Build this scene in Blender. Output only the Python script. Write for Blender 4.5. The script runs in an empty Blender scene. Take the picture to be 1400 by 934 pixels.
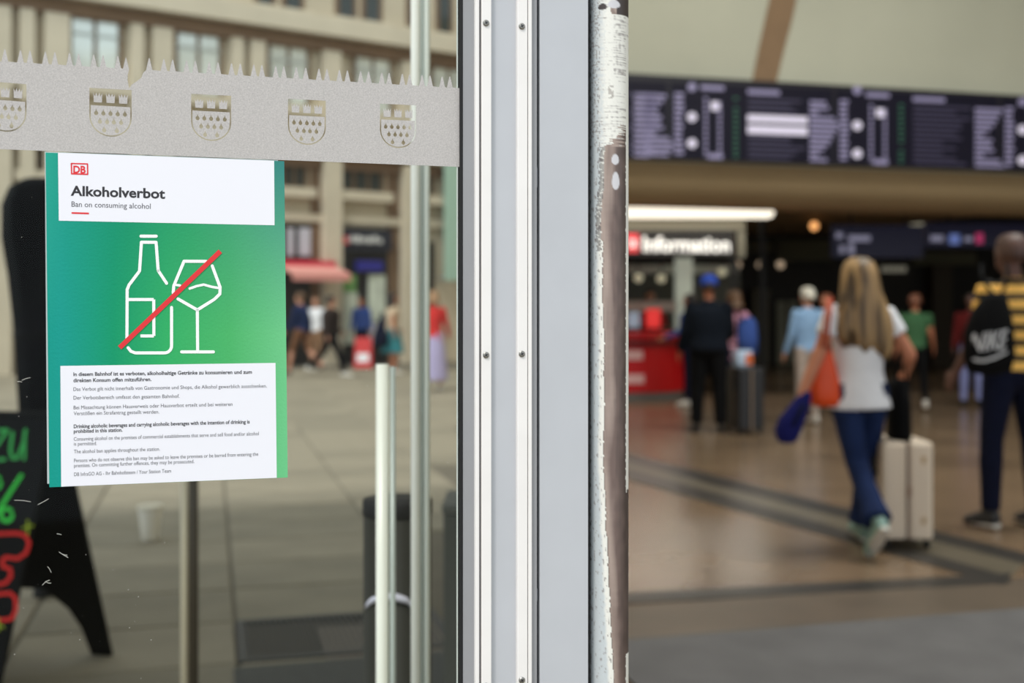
import bpy, bmesh, math, random
from mathutils import Vector, Matrix, noise
from mathutils.bvhtree import BVHTree
random.seed(7)
S = bpy.context.scene
COL = S.collection

# ------------------------------------------------------------------ camera, sky, sun, exposure
F = 1556.0            # focal length in pixels of the 1400 x 934 frame
HZ = 425.0            # row of the horizon
CH = 1.40             # camera height
cd = bpy.data.cameras.new('camera')
cd.sensor_width = 36.0
cd.lens = F / 1400.0 * 36.0
cd.shift_y = -(467.0 - HZ) / 1400.0
cd.clip_start = 0.05
cd.dof.use_dof = True
cd.dof.focus_distance = 1.07
cd.dof.aperture_fstop = 4.3
cam = bpy.data.objects.new('camera', cd)
COL.objects.link(cam)
cam.location = (0, 0, CH)
cam.rotation_euler = (math.pi / 2, 0, 0)
S.camera = cam

wd = bpy.data.worlds.new('overcast_sky')
S.world = wd
wd.use_nodes = True
bg = wd.node_tree.nodes['Background']
bg.inputs[0].default_value = (0.86, 0.94, 1.0, 1)
bg.inputs[1].default_value = 0.95

sd = bpy.data.lights.new('sun', 'SUN')
sd.energy = 1.7
sd.angle = math.radians(12)
sd.color = (1.0, 0.955, 0.89)
so = bpy.data.objects.new('sun', sd)
COL.objects.link(so)
so.rotation_euler = Vector((0.35, 0.62, -0.95)).to_track_quat('-Z', 'Y').to_euler()
so.location = (-5, -8, 20)

S.view_settings.view_transform = 'Standard'
S.view_settings.look = 'None'
S.view_settings.exposure = 0.34
S.view_settings.gamma = 1.0
S.view_settings.use_curve_mapping = False

def area_light(name, loc, sx, sy, power, col=(1.0, 0.93, 0.82), rot=(0, 0, 0)):
    l = bpy.data.lights.new(name, 'AREA')
    l.shape = 'RECTANGLE'
    l.size, l.size_y = sx, sy
    l.energy = power
    l.color = col
    o = bpy.data.objects.new(name, l)
    COL.objects.link(o)
    o.location = loc
    o.rotation_euler = rot
# unseen area light added for the hall, and the lamps of the deep passage
area_light('hall_fill', (5.0, 8.0, 9.9), 7, 3.0, 820, (0.98, 1.0, 0.95))
area_light('passage_lamp', (6.0, 23.0, 3.3), 6, 1.0, 16)
area_light('booth_lamp_strip', (2.6, 18.2, 2.95), 3.0, 0.3, 26, rot=(math.radians(-14), 0, 0))

# ------------------------------------------------------------------ frames and helpers
TH = math.atan(0.2645)          # the station front is turned by this against the view axis
CT, ST = math.cos(TH), math.sin(TH)
GN = 1.1236 * CT                # distance of the glass plane along its normal

def W(s, n, z=0.0):             # station frame -> world
    return Vector((s * CT - n * ST, s * ST + n * CT, z))

def PN(u, v, n):                # pixel -> point on the plane at distance n
    x = (u - 700.0) / F
    t = n / (CT - x * ST)
    return Vector((x * t, t, CH - (v - HZ) / F * t))

def SN(u, n):                   # s coordinate seen at column u on the plane n
    x = (u - 700.0) / F
    t = n / (CT - x * ST)
    return t * (x * CT + ST)

def G(u, v):                    # pixel -> ground
    t = F * CH / (v - HZ)
    return Vector(((u - 700.0) / F * t, t, 0.0))

def PY(u, v, Y):                # pixel -> point at depth Y
    return Vector(((u - 700.0) / F * Y, Y, CH - (v - HZ) / F * Y))

def lin(c):
    r = []
    for x in c:
        x = x / 255.0
        r.append(x / 12.92 if x <= 0.04045 else ((x + 0.055) / 1.055) ** 2.4)
    return r

def mat(name, rgb, rough=0.6, metal=0.0, var=0.0, scale=8.0, bump=0.0, bscale=60.0, emit=0.0, spec=0.5, coat=0.0):
    m = bpy.data.materials.new(name)
    m.use_nodes = True
    nt = m.node_tree
    b = nt.nodes['Principled BSDF']
    c = lin(rgb)
    b.inputs['Base Color'].default_value = (*c, 1)
    b.inputs['Roughness'].default_value = rough
    b.inputs['Metallic'].default_value = metal
    b.inputs['Specular IOR Level'].default_value = spec
    b.inputs['Coat Weight'].default_value = coat
    if emit:
        b.inputs['Emission Color'].default_value = (*c, 1)
        b.inputs['Emission Strength'].default_value = emit
    if var or bump:
        tc = nt.nodes.new('ShaderNodeTexCoord')
    if var:
        nz = nt.nodes.new('ShaderNodeTexNoise')
        nz.inputs['Scale'].default_value = scale
        nz.inputs['Detail'].default_value = 6
        nt.links.new(tc.outputs['Object'], nz.inputs['Vector'])
        mr = nt.nodes.new('ShaderNodeMapRange')
        mr.inputs['From Min'].default_value = 0.3
        mr.inputs['From Max'].default_value = 0.7
        mr.inputs['To Min'].default_value = 1 - var
        mr.inputs['To Max'].default_value = 1 + var
        nt.links.new(nz.outputs['Fac'], mr.inputs['Value'])
        mx = nt.nodes.new('ShaderNodeMix')
        mx.data_type = 'RGBA'
        mx.blend_type = 'MULTIPLY'
        mx.inputs['Factor'].default_value = 1.0
        mx.inputs['A'].default_value = (*c, 1)
        nt.links.new(mr.outputs['Result'], mx.inputs['B'])
        nt.links.new(mx.outputs['Result'], b.inputs['Base Color'])
    if bump:
        n2 = nt.nodes.new('ShaderNodeTexNoise')
        n2.inputs['Scale'].default_value = bscale
        nt.links.new(tc.outputs['Object'], n2.inputs['Vector'])
        bp = nt.nodes.new('ShaderNodeBump')
        bp.inputs['Strength'].default_value = bump
        bp.inputs['Distance'].default_value = 0.01
        nt.links.new(n2.outputs['Fac'], bp.inputs['Height'])
        nt.links.new(bp.outputs['Normal'], b.inputs['Normal'])
    return m

class MB:
    """collects faces in world coordinates"""
    def __init__(self):
        self.v = []
        self.f = []
        self.mi = []
    def add(self, vs, fs, mi=0):
        k = len(self.v)
        self.v += [Vector(p) for p in vs]
        for f in fs:
            self.f.append([i + k for i in f])
            self.mi.append(mi)
        return self
    def hexa(self, a, b, c, d, e, f, g, h, mi=0):   # bottom a b c d, top e f g h
        return self.add([a, b, c, d, e, f, g, h], [(3, 2, 1, 0), (4, 5, 6, 7), (0, 1, 5, 4), (1, 2, 6, 5), (2, 3, 7, 6), (3, 0, 4, 7)], mi)
    def box(self, s0, s1, n0, n1, z0, z1, fr=W, mi=0):
        return self.hexa(fr(s0, n0, z0), fr(s1, n0, z0), fr(s1, n1, z0), fr(s0, n1, z0), fr(s0, n0, z1), fr(s1, n0, z1), fr(s1, n1, z1), fr(s0, n1, z1), mi)
    def wbox(self, x0, x1, y0, y1, z0, z1, mi=0):
        return self.box(x0, x1, y0, y1, z0, z1, lambda a, b, c: Vector((a, b, c)), mi)
    def tube(self, pts, rad, seg=10, flat=None, ref=None, mi=0, caps=True):
        """rings along a polyline; rad: radius or (rx, ry) for each point"""
        pts = [Vector(p) for p in pts]
        n = len(pts)
        rings = []
        for i, p in enumerate(pts):
            t = (pts[min(i + 1, n - 1)] - pts[max(i - 1, 0)])
            t.normalize()
            r0 = Vector(ref) if ref else (Vector((1, 0, 0)) if abs(t.x) < 0.8 else Vector((0, 1, 0)))
            a = (r0 - t * r0.dot(t))
            if a.length < 1e-4:
                r0 = Vector((0, 1, 0.2))
                a = (r0 - t * r0.dot(t))
            a.normalize()
            b = t.cross(a)
            r = rad[i] if isinstance(rad, (list, tuple)) else rad
            rx, ry = r if isinstance(r, (list, tuple)) else (r, r)
            rings.append([p + a * (rx * math.cos(q * 2 * math.pi / seg)) + b * (ry * math.sin(q * 2 * math.pi / seg)) for q in range(seg)])
        vs = [p for r in rings for p in r]
        fs = []
        for i in range(n - 1):
            for q in range(seg):
                q2 = (q + 1) % seg
                fs.append((i * seg + q, i * seg + q2, (i + 1) * seg + q2, (i + 1) * seg + q))
        if caps:
            fs.append(tuple(reversed(range(seg))))
            fs.append(tuple((n - 1) * seg + q for q in range(seg)))
        return self.add(vs, fs, mi)
    def ell(self, c, rx, ry, rz, seg=14, rows=9, mi=0, rot=None):
        vs, fs = [], []
        c = Vector(c)
        for i in range(1, rows):
            a = math.pi * i / rows
            for q in range(seg):
                b = 2 * math.pi * q / seg
                p = Vector((rx * math.sin(a) * math.cos(b), ry * math.sin(a) * math.sin(b), -rz * math.cos(a)))
                vs.append(c + (rot @ p if rot else p))
        lo = Vector((0, 0, -rz)); hi = Vector((0, 0, rz))
        vs += [c + (rot @ lo if rot else lo), c + (rot @ hi if rot else hi)]
        nb = len(vs) - 2
        for i in range(rows - 2):
            for q in range(seg):
                q2 = (q + 1) % seg
                fs.append((i * seg + q, i * seg + q2, (i + 1) * seg + q2, (i + 1) * seg + q))
        for q in range(seg):
            q2 = (q + 1) % seg
            fs.append((nb, q2, q))
            fs.append((nb + 1, (rows - 2) * seg + q, (rows - 2) * seg + q2))
        return self.add(vs, fs, mi)
    def build(self, name, mats, parent=None, smooth=False, origin=None, bevel=0.0):
        if not isinstance(mats, (list, tuple)):
            mats = [mats]
        me = bpy.data.meshes.new(name)
        if parent is not None:
            M = parent['__m'] if False else MATS[parent.name]
            inv = M.inverted()
            vs = [inv @ p for p in self.v]
            loc = None
        else:
            if origin is None:
                xs = [p.x for p in self.v]; ys = [p.y for p in self.v]; zs = [p.z for p in self.v]
                origin = Vector(((min(xs) + max(xs)) / 2, (min(ys) + max(ys)) / 2, min(zs)))
            loc = Vector(origin)
            vs = [p - loc for p in self.v]
        me.from_pydata([tuple(p) for p in vs], [], self.f)
        for m in mats:
            me.materials.append(m)
        me.polygons.foreach_set('material_index', self.mi)
        if smooth:
            me.polygons.foreach_set('use_smooth', [True] * len(me.polygons))
        me.update()
        o = bpy.data.objects.new(name, me)
        COL.objects.link(o)
        if parent is not None:
            o.parent = parent
            MATS[o.name] = MATS[parent.name]
        else:
            o.location = loc
            MATS[o.name] = Matrix.Translation(loc)
        if bevel:
            bv = o.modifiers.new('bevel', 'BEVEL')
            bv.width = bevel
            bv.segments = 2
            bv.limit_method = 'ANGLE'
        return o

MATS = {}
def thing(name, loc, label=None, cat=None, group=None, kind=None, rz=0.0):
    o = bpy.data.objects.new(name, None)
    COL.objects.link(o)
    o.location = loc
    o.rotation_euler = (0, 0, rz)
    o.empty_display_size = 0.1
    MATS[o.name] = Matrix.Translation(Vector(loc)) @ Matrix.Rotation(rz, 4, 'Z')
    tag(o, label, cat, group, kind)
    return o

def tag(o, label=None, cat=None, group=None, kind=None):
    if label: o['label'] = label
    if cat: o['category'] = cat
    if group: o['group'] = group
    if kind: o['kind'] = kind
    return o

_txt = {}
def text_mesh(body, bold=0.0):
    """flat outline of a line of text: vertices (x, y) and faces, cap height 1"""
    key = (body, bold)
    if key in _txt: return _txt[key]
    cu = bpy.data.curves.new('lettering', 'FONT')
    cu.body = body
    cu.size = 1.0
    cu.offset = bold
    cu.resolution_u = 3
    o = bpy.data.objects.new('lettering', cu)
    COL.objects.link(o)
    bpy.context.view_layer.update()
    me = bpy.data.meshes.new_from_object(o.evaluated_get(bpy.context.evaluated_depsgraph_get()))
    v = [(p.co.x, p.co.y) for p in me.vertices]
    f = [list(p.vertices) for p in me.polygons]
    bpy.data.objects.remove(o)
    bpy.data.curves.remove(cu)
    bpy.data.meshes.remove(me)
    x0 = min(p[0] for p in v)
    v = [(p[0] - x0, p[1]) for p in v]
    _txt[key] = (v, f, max(p[0] for p in v))
    return _txt[key]

def put_text(mb, body, u0, u1, v0, v1, cap, place, bold=0.0):
    """lettering whose baseline runs from (u0,v0) to (u1,v1), cap height in the same units"""
    v, f, w = text_mesh(body, bold)
    k = cap / 0.70
    pts = []
    for x, y in v:
        a = x / w
        pts.append(place(u0 + (u1 - u0) * a, v0 + (v1 - v0) * a - y * k))
    mb.add(pts, f)

def stroke(mb, pts, w, place, closed=False, rnd=True):
    pts = [Vector((p[0], p[1])) for p in pts]
    if closed: pts = pts + [pts[0]]
    for i, (a, b) in enumerate(zip(pts[:-1], pts[1:])):
        d = (b - a).normalized()
        q = Vector((-d.y, d.x)) * (w / 2)
        lift = Vector((0, -2.5e-5 * (i % 3), 0))
        mb.add([place(*(a + q)) + lift, place(*(b + q)) + lift, place(*(b - q)) + lift, place(*(a - q)) + lift], [(0, 1, 2, 3)])
    if rnd:
        for i, p in enumerate(pts):
            lift = Vector((0, -9e-5 - 2.5e-5 * (i % 2), 0))
            mb.add([place(p.x + math.cos(k * math.pi / 6) * w / 2, p.y + math.sin(k * math.pi / 6) * w / 2) + lift for k in range(12)], [tuple(range(12))])

def sheet(mb, pts, place, mi=0):
    mb.add([place(*p) for p in pts], [tuple(range(len(pts)))], mi)

# ------------------------------------------------------------------ materials
M_alu = mat('white_aluminium', (240, 236, 233), 0.42, 0.0, 0.02, 30)
M_groove = mat('profile_groove', (120, 118, 120), 0.6)
M_greyf = mat('grey_frame_paint', (190, 192, 197), 0.48, 0.0, 0.03, 14)
M_greyd = mat('grey_bevel_paint', (150, 150, 153), 0.5, 0.0, 0.03, 14)
M_rubber = mat('black_rubber', (16, 16, 18), 0.7)
M_dgrey = mat('dark_grey_gap', (120, 122, 127), 0.6)
M_steel = mat('screw_steel', (150, 148, 142), 0.35, 0.9)
M_film = mat('silver_film', (188, 183, 180), 0.75, 0.0, 0.16, 900)
M_white = mat('print_white', (240, 239, 246), 0.55)
M_ink = mat('print_black', (42, 40, 46), 0.6)
M_inkd = mat('print_dark_grey', (72, 70, 78), 0.6)
M_red = mat('print_red', (226, 40, 48), 0.5)
M_ico = mat('print_icon_white', (250, 252, 250), 0.5)

def glass_mat(name, tint, refl=1.0, ior=1.45):
    m = bpy.data.materials.new(name)
    m.use_nodes = True
    nt = m.node_tree
    nt.nodes.clear()
    out = nt.nodes.new('ShaderNodeOutputMaterial')
    tr = nt.nodes.new('ShaderNodeBsdfTransparent')
    tr.inputs[0].default_value = (*tint, 1)
    gl = nt.nodes.new('ShaderNodeBsdfGlossy')
    gl.inputs['Roughness'].default_value = 0.0
    gl.inputs['Color'].default_value = (refl, refl, refl, 1)
    fr = nt.nodes.new('ShaderNodeFresnel')
    fr.inputs['IOR'].default_value = ior
    mx = nt.nodes.new('ShaderNodeMixShader')
    nt.links.new(fr.outputs[0], mx.inputs[0])
    nt.links.new(tr.outputs[0], mx.inputs[1])
    nt.links.new(gl.outputs[0], mx.inputs[2])
    nt.links.new(mx.outputs[0], out.inputs[0])
    return m
M_glass = glass_mat('door_glass', (0.955, 0.975, 0.96), 1.0, 1.13)
M_shopglass = glass_mat('shop_glass', (0.9, 0.93, 0.92), 1.0, 1.4)

def stone_floor():
    m = mat('polished_brown_stone', (118, 98, 78), 0.24, 0.0, 0.24, 1.1, 0.03, 5)
    return m
M_floor = stone_floor()
M_stripe = mat('dark_floor_stone', (52, 49, 46), 0.35, 0, 0.1, 3)
M_stripe2 = mat('olive_floor_stone', (98, 90, 76), 0.32, 0, 0.12, 3)
M_band = mat('threshold_stone', (92, 80, 68), 0.4, 0, 0.15, 3)
def mat_mat():
    m = mat('ribbed_mat', (98, 96, 97), 0.85, 0, 0.12, 4)
    nt = m.node_tree
    b = nt.nodes['Principled BSDF']
    tc = nt.nodes.new('ShaderNodeTexCoord')
    mp = nt.nodes.new('ShaderNodeMapping')
    mp.inputs['Rotation'].default_value = (0, 0, -TH + math.pi / 2)
    wv = nt.nodes.new('ShaderNodeTexWave')
    wv.inputs['Scale'].default_value = 14
    wv.inputs['Distortion'].default_value = 0.3
    bp = nt.nodes.new('ShaderNodeBump')
    bp.inputs['Strength'].default_value = 0.8
    bp.inputs['Distance'].default_value = 0.01
    nt.links.new(tc.outputs['Object'], mp.inputs[0])
    nt.links.new(mp.outputs[0], wv.inputs[0])
    nt.links.new(wv.outputs['Fac'], bp.inputs['Height'])
    nt.links.new(bp.outputs[0], b.inputs['Normal'])
    return m
M_mat = mat_mat()
M_hallwall = mat('hall_plaster', (184, 184, 168), 0.85, 0, 0.06, 0.6, 0.1, 4)
M_brown = mat('brown_paint', (134, 108, 82), 0.8, 0, 0.08, 3)
M_soffit = mat('soffit_beige', (172, 150, 116), 0.7, 0, 0.03, 1)
M_dark = mat('dark_hall_wall', (34, 28, 22), 0.7, 0, 0.2, 1)
M_slab = mat('paving_slab', (148, 139, 121), 0.8, 0, 0.12, 2.2, 0.25, 30)
M_slab2 = mat('paving_slab_worn', (138, 130, 113), 0.8, 0, 0.14, 2.0, 0.25, 30)
M_joint = mat('paving_joint', (108, 101, 88), 0.95, 0, 0.1, 5)
M_stone = mat('facade_stone', (192, 180, 158), 0.85, 0, 0.07, 0.9, 0.15, 12)
M_stone2 = mat('facade_trim_stone', (206, 195, 174), 0.85, 0, 0.06, 1.2)
M_stone_shade = mat('dark_stone_and_shade', (120, 96, 74), 0.85, 0, 0.1, 1.2)
M_pane = mat('curtained_pane', (232, 240, 238), 0.12, 0.4, 0.10, 0.9)
M_pane_d = mat('dark_pane', (52, 58, 56), 0.1, 0, 0.15, 1)
M_wframe = mat('window_frame_grey', (176, 180, 176), 0.5)

# ------------------------------------------------------------------ the setting: plaza pavement, station floor
def Wp(s, n):  # plan coordinates of the wall that divides plaza and hall
    return s
def plan(u, Y): return (u - 700.0) / F * Y

# plaza pavement: joint bed and single slabs
pav = thing('plaza_pavement', (0, 0, -0.05), kind='structure')
mb = MB()
DIV = [(-0.5, -6), (plan(740, 1.3), 1.3), (plan(748, 34), 34)]
mb.add([(-45, -6, -0.012), (DIV[0][0], -6, -0.012), (DIV[1][0], 1.3, -0.012), (DIV[2][0], 45, -0.012), (-45, 45, -0.012)], [(0, 1, 2, 3, 4)])
mb.build('joint_bed', M_joint, pav)
# distant paving that is too far off to tell the slabs apart
SW, SL = 0.9, 0.62
slab_me = {}
def slab_mesh(w, l, m):
    k = (round(w, 3), round(l, 3), m.name)
    if k in slab_me: return slab_me[k]
    b = MB()
    e = 0.008
    b.add([(-w/2, -l/2, -0.03), (w/2, -l/2, -0.03), (w/2, l/2, -0.03), (-w/2, l/2, -0.03),
           (-w/2, -l/2, -e), (w/2, -l/2, -e), (w/2, l/2, -e), (-w/2, l/2, -e),
           (-w/2+e, -l/2+e, 0), (w/2-e, -l/2+e, 0), (w/2-e, l/2-e, 0), (-w/2+e, l/2-e, 0)],
          [(0,1,5,4),(1,2,6,5),(2,3,7,6),(3,0,4,7),(4,5,9,8),(5,6,10,9),(6,7,11,10),(7,4,8,11),(8,9,10,11)])
    me = bpy.data.meshes.new('slab')
    me.from_pydata([tuple(p) for p in b.v], [], b.f)
    me.materials.append(m)
    slab_me[k] = me
    return me
GR = (SN(322, 5.05), SN(322, 5.05) + 0.62, 4.55, 5.12)   # the drain grate: s0 s1 n0 n1 (set again below)
g0 = G(322, 851); g1 = G(490, 842); g2 = G(337, 905)
def toS(p): return p.x * CT + p.y * ST, -p.x * ST + p.y * CT
gs0, gn1 = toS(g0); gs1, _ = toS(g1); _, gn0 = toS(g2)
SW_, SL_ = 0.9, 0.62
GR = (gs0, gs0 + SW_, gn0, gn0 + SL_)
count = 0
S_OFF = gs0 - 20 * SW          # a joint runs along the grate's left edge
N_OFF = gn0 - 10 * SL
far = MB()
for j in range(4, 60):
    for i in range(0, 26):
        s0 = S_OFF + i * SW
        n0 = N_OFF + j * SL
        c = W(s0 + SW / 2, n0 + SL / 2)
        if c.y < 1.6 or c.y > 27: continue
        u = 700 + F * c.x / c.y
        if u < -160 or u > 760: continue
        # keep clear of the dividing wall
        if max((W(s0 + a * SW, n0 + b * SL).x - plan(738, max(1.3, W(s0 + a * SW, n0 + b * SL).y))) for a in (0, 1) for b in (0, 1)) > 0: continue
        if s0 < GR[1] - 0.02 and s0 + SW > GR[0] + 0.02 and n0 < GR[3] - 0.05 and n0 + SL > GR[2] + 0.05: continue
        if c.y > 13.6 or c.y < 3.4:
            z = -0.002
            far.add([W(s0, n0, z), W(s0 + SW, n0, z), W(s0 + SW, n0 + SL, z), W(s0, n0 + SL, z)], [(0, 1, 2, 3)], random.randint(0, 1))
            continue
        o = bpy.data.objects.new('slab', slab_mesh(SW - 0.014, SL - 0.014, random.choice([M_slab, M_slab, M_slab2])))
        COL.objects.link(o)
        o.parent = pav
        o.location = (c.x, c.y, 0.05 + random.uniform(-0.0015, 0.0015))
        o.rotation_euler = (0, 0, TH)
        count += 1
o = far.build('distant_slabs', [M_slab, M_slab2], pav)
o['kind'] = 'stuff'

# station floor with its inlaid stripes and the entrance mat
fl = thing('floor', (0, 0, -0.05), kind='structure')
mb = MB()
mb.add([(plan(741, 1.3), 1.3, -0.004), (16, -2, -0.004), (16, 34, -0.004), (plan(752, 34), 34, -0.004)], [(0, 1, 2, 3)])
mb.build('stone_paving', M_floor, fl)
mb = MB(); mb.add([(-0.5, -6, -0.006), (18, -6, -0.006), (18, 1.3, -0.006), (plan(741, 1.3), 1.3, -0.006)], [(0, 1, 2, 3)])
mb.build('forecourt_paving', M_slab2, fl)
def inlay(name, m, pts, z=0.0):
    b = MB()
    q = [Vector((p.x, p.y, z)) for p in pts]
    r = [Vector((p.x, p.y, -0.02)) for p in pts]
    b.hexa(r[0], r[1], r[2], r[3], q[0], q[1], q[2], q[3])
    return b.build(name, m, fl)
def ext(a, b, k0, k1):
    return a + (b - a) * k0, a + (b - a) * k1
a, b = G(857, 640), G(1382, 789); a2, b2 = G(857, 655), G(1372, 801)
inlay('dark_stripe', M_stripe, [a, a2, b2, b], 0.001)
c, d = ext(G(857, 620), G(1400, 756), -0.05, 1.6); c2, d2 = ext(G(857, 633), G(1400, 771), -0.05, 1.6)
inlay('dark_stripe', M_stripe, [c, c2, d2, d], 0.001)
inlay('olive_band', M_stripe2, [c2, a, b, G(1400, 771)], 0.0)
a, b = ext(G(857, 811), G(1382, 784), -0.1, 1.0); a2, b2 = ext(G(857, 825), G(1382, 797), -0.1, 1.0)
inlay('dark_stripe', M_stripe, [a, a2, b2, b], 0.002)
mt = MB()
n_far = toS(G(1120, 856))[1]
n_edge = toS(G(1120, 808))[1]
mt.box(0.45, 9, n_far, n_edge - 0.02, -0.03, -0.001)
mt.build('threshold_band', M_band, fl)
mt = MB(); mt.box(1.53, 9, n_far - 2.0, n_far, -0.03, 0.008)
tag(mt.build('entrance_mat', M_mat, None), 'grey ribbed entrance mat lying at the hall doorway', 'mat')

# drain grate in the pavement
gt = thing('drain_grate', W((GR[0] + GR[1]) / 2, (GR[2] + GR[3]) / 2, -0.03), 'dark metal drain grate set in the plaza paving', 'grate')
M_grate = mat('grate_iron', (66, 66, 66), 0.55, 0.3)
mb = MB()
for (p, q, r, t) in ((GR[0], GR[1], GR[2], GR[2] + .04), (GR[0], GR[1], GR[3] - .04, GR[3]), (GR[0], GR[0] + .04, GR[2] + .04, GR[3] - .04), (GR[1] - .04, GR[1], GR[2] + .04, GR[3] - .04)):
    mb.box(p, q, r, t, -0.03, 0.004)
mb.build('grate_frame', M_grate, gt)
mb = MB()
k = GR[0] + 0.05
while k < GR[1] - 0.05:
    mb.box(k, k + 0.012, GR[2] + 0.04, GR[3] - 0.04, -0.03, 0.002)
    k += 0.026
o = mb.build('grate_bars', M_grate, gt); o['kind'] = 'stuff'
mb = MB(); mb.box(GR[0] - 0.02, GR[1] + 0.1, GR[2] - 0.62, GR[2] - 0.1, -0.001, 0.012)
tag(mb.build('rubber_doormat', mat('doormat_rubber', (84, 84, 82), 0.9, 0, 0.1, 30, 0.4, 120)), 'dark grey rubber mat lying before the drain grate', 'mat')

# ------------------------------------------------------------------ the setting: hall shell
def struct(name, b, m, **k):
    o = b.build(name, m, **k)
    o['kind'] = 'structure'
    return o
DW = [(plan(700, 1.20), 1.20), (plan(790, 1.20), 1.20), (plan(762, 34), 34), (plan(738, 34), 34)]
mb = MB()
mb.hexa(*[Vector((x, y, -0.05)) for x, y in DW], *[Vector((x, y, 10.0)) for x, y in DW])
struct('wall_divider', mb, M_stone2)
mb = MB(); mb.wbox(15.5, 15.8, -2, 34, -0.05, 10)
struct('wall_right', mb, M_hallwall)
mb = MB(); mb.wbox(plan(745, 33.5), 15.6, 33.5, 33.8, -0.05, 10)
struct('wall_back', mb, M_dark)
mb = MB(); mb.add([(plan(745, 1.3), 1.3, 10), (15.8, 5.4, 10), (15.8, 34, 10), (plan(745, 34), 34, 10), (plan(745, 1.3), 1.3, 10.2), (15.8, 5.4, 10.2), (15.8, 34, 10.2), (plan(745, 34), 34, 10.2)],
              [(3, 2, 1, 0), (4, 5, 6, 7), (0, 1, 5, 4), (1, 2, 6, 5), (2, 3, 7, 6), (3, 0, 4, 7)])
struct('ceiling', mb, M_hallwall)
mb = MB(); mb.box(SN(858, GN) + 0.02, 16.5, GN - 0.05, GN + 0.12, 3.7, 10.2)  # unseen wall above the doors, added to hold back the sun
struct('wall_sun_block', mb, M_greyf)

mb = MB(); mb.box(-9.0, SN(735, 1.5) - 0.02, 1.5, 6.4, 3.85, 4.05)  # unseen canopy added to shade the near paving
mb.v = [Vector((min(p.x, plan(728, p.y)), p.y, p.z)) for p in mb.v]
struct('shade_canopy', mb, M_greyf)

# high wall above the passage, with its painted stripe, and the soffit of the deep part of the hall
BW = 14.0
zb = 3.363
lw = thing('wall_lintel', W(8, BW, zb), kind='structure', rz=TH)
mb = MB(); mb.box(SN(757, BW) + 0.1, 16.2, BW, BW + 0.4, zb, 10.0)
mb.build('plaster_face', M_hallwall, lw)
mb = MB()
pl = [(1028, 112), (1062, 112), (1072, 70), (1084, 25), (1093, -20), (1056, -20), (1046, 25), (1036, 70)]
sheet(mb, pl, lambda u, v: PN(u, v, BW - 0.006))
mb.build('painted_stripe', M_brown, lw)
mb = MB(); mb.box(SN(757, BW) + 0.15, 15.5, BW + 0.01, BW + 18.0, zb - 0.001, zb + 0.2)
mb.v = [Vector((max(p.x, plan(760, p.y)), min(p.y, 33.4), p.z)) for p in mb.v]
struct('ceiling_soffit', mb, M_soffit)

mb = MB()
sA, sB, rn = SN(757, BW) + 0.3, 15.6, 0.52
prof = [(BW + rn * (1 - math.cos(a)), zb - rn * math.sin(a)) for a in [math.pi / 2 * i / 10 for i in range(11)]] + [(BW + 0.9, zb - rn), (BW + 0.9, zb - 0.002), (BW + 0.02, zb - 0.002)]
mb.add([W(sA, n, z) for n, z in prof] + [W(sB, n, z) for n, z in prof], [tuple(range(len(prof))), tuple(reversed(range(len(prof), 2 * len(prof))))] + [(i + len(prof), (i + 1) % len(prof) + len(prof), (i + 1) % len(prof), i) for i in range(len(prof))])
struct('trim_1', mb, M_soffit)

# ------------------------------------------------------------------ glass door leaf with its frame
door = thing('door_1', W(SN(400, GN), GN, 0.0), kind='structure', rz=TH)
sl = SN(-220, GN)
mb = MB(); mb.box(sl, SN(633, GN), GN, GN + 0.008, 0.12, 2.55)
mb.build('glass_pane', M_glass, door)
def column(name, u0, u1, off0, m, back=None, bevel=0.0):
    """upright profile whose face, off0 metres proud of the glass, shows between columns u0 and u1"""
    nn = GN - off0
    if back is None: back = 0.008 if u0 < 670 else 0.03
    b = MB(); b.box(SN(u0, nn), SN(u1, nn), nn, GN + back, 0.0, 2.75)
    return b.build(name, m, door, bevel=bevel)
column('gasket', 629.0, 633.5, 0.004, M_rubber)
b = MB()
# slanted reveal of the frame
s0, s1 = SN(633, GN - 0.004), SN(650.5, GN - 0.016)
b.hexa(W(s0, GN - 0.004, 0), W(s1, GN - 0.016, 0), W(s1, GN + 0.008, 0), W(s0, GN + 0.008, 0), W(s0, GN - 0.004, 2.75), W(s1, GN - 0.016, 2.75), W(s1, GN + 0.008, 2.75), W(s0, GN + 0.008, 2.75))
b.build('frame_reveal', M_greyd, door)
column('cover_strip', 650.0, 655.5, 0.020, M_alu, bevel=0.0008)
column('strip_groove', 655.0, 659.0, 0.0165, M_groove)
column('cover_strip', 658.5, 672.0, 0.020, M_alu, bevel=0.0008)
column('frame_face', 671.5, 708.0, 0.014, M_greyf)
column('cover_strip', 707.5, 721.5, 0.020, M_alu, bevel=0.0008)
column('strip_groove', 721.0, 722.6, 0.0185, M_groove)
column('cover_strip', 722.4, 727.5, 0.020, M_alu, bevel=0.0008)
column('frame_edge', 727.0, 734.0, 0.016, M_greyd)
column('glass_edge', 624.2, 626.0, 0.0006, mat('glass_edge_pale', (206, 214, 206), .3), 0.0)
column('gasket', 733.0, 738.5, 0.004, M_rubber)
column('frame_face', 738.0, 804.5, 0.015, M_greyf, bevel=0.001)
column('gasket', 804.0, 806.5, 0.002, M_rubber)
# top and bottom rails of the glazed part
for z0, z1 in ((0.0, 0.14), (2.53, 2.75)):
    b = MB(); b.box(sl, SN(632, GN - 0.01), GN - 0.014, GN + 0.05, z0, z1)
    b.build('rail', M_greyf, door, bevel=0.001)
# closer clips in the gap
for v0, v1 in ((229, 256), (805, 822)):
    p, q = PN(730.5, v1, GN - 0.014), PN(735, v0, GN - 0.014)
    b = MB(); b.box(SN(730.5, GN - 0.014), SN(735, GN - 0.014), GN - 0.014, GN, p.z, q.z)
    b.build('clip', M_dgrey, door)
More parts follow.
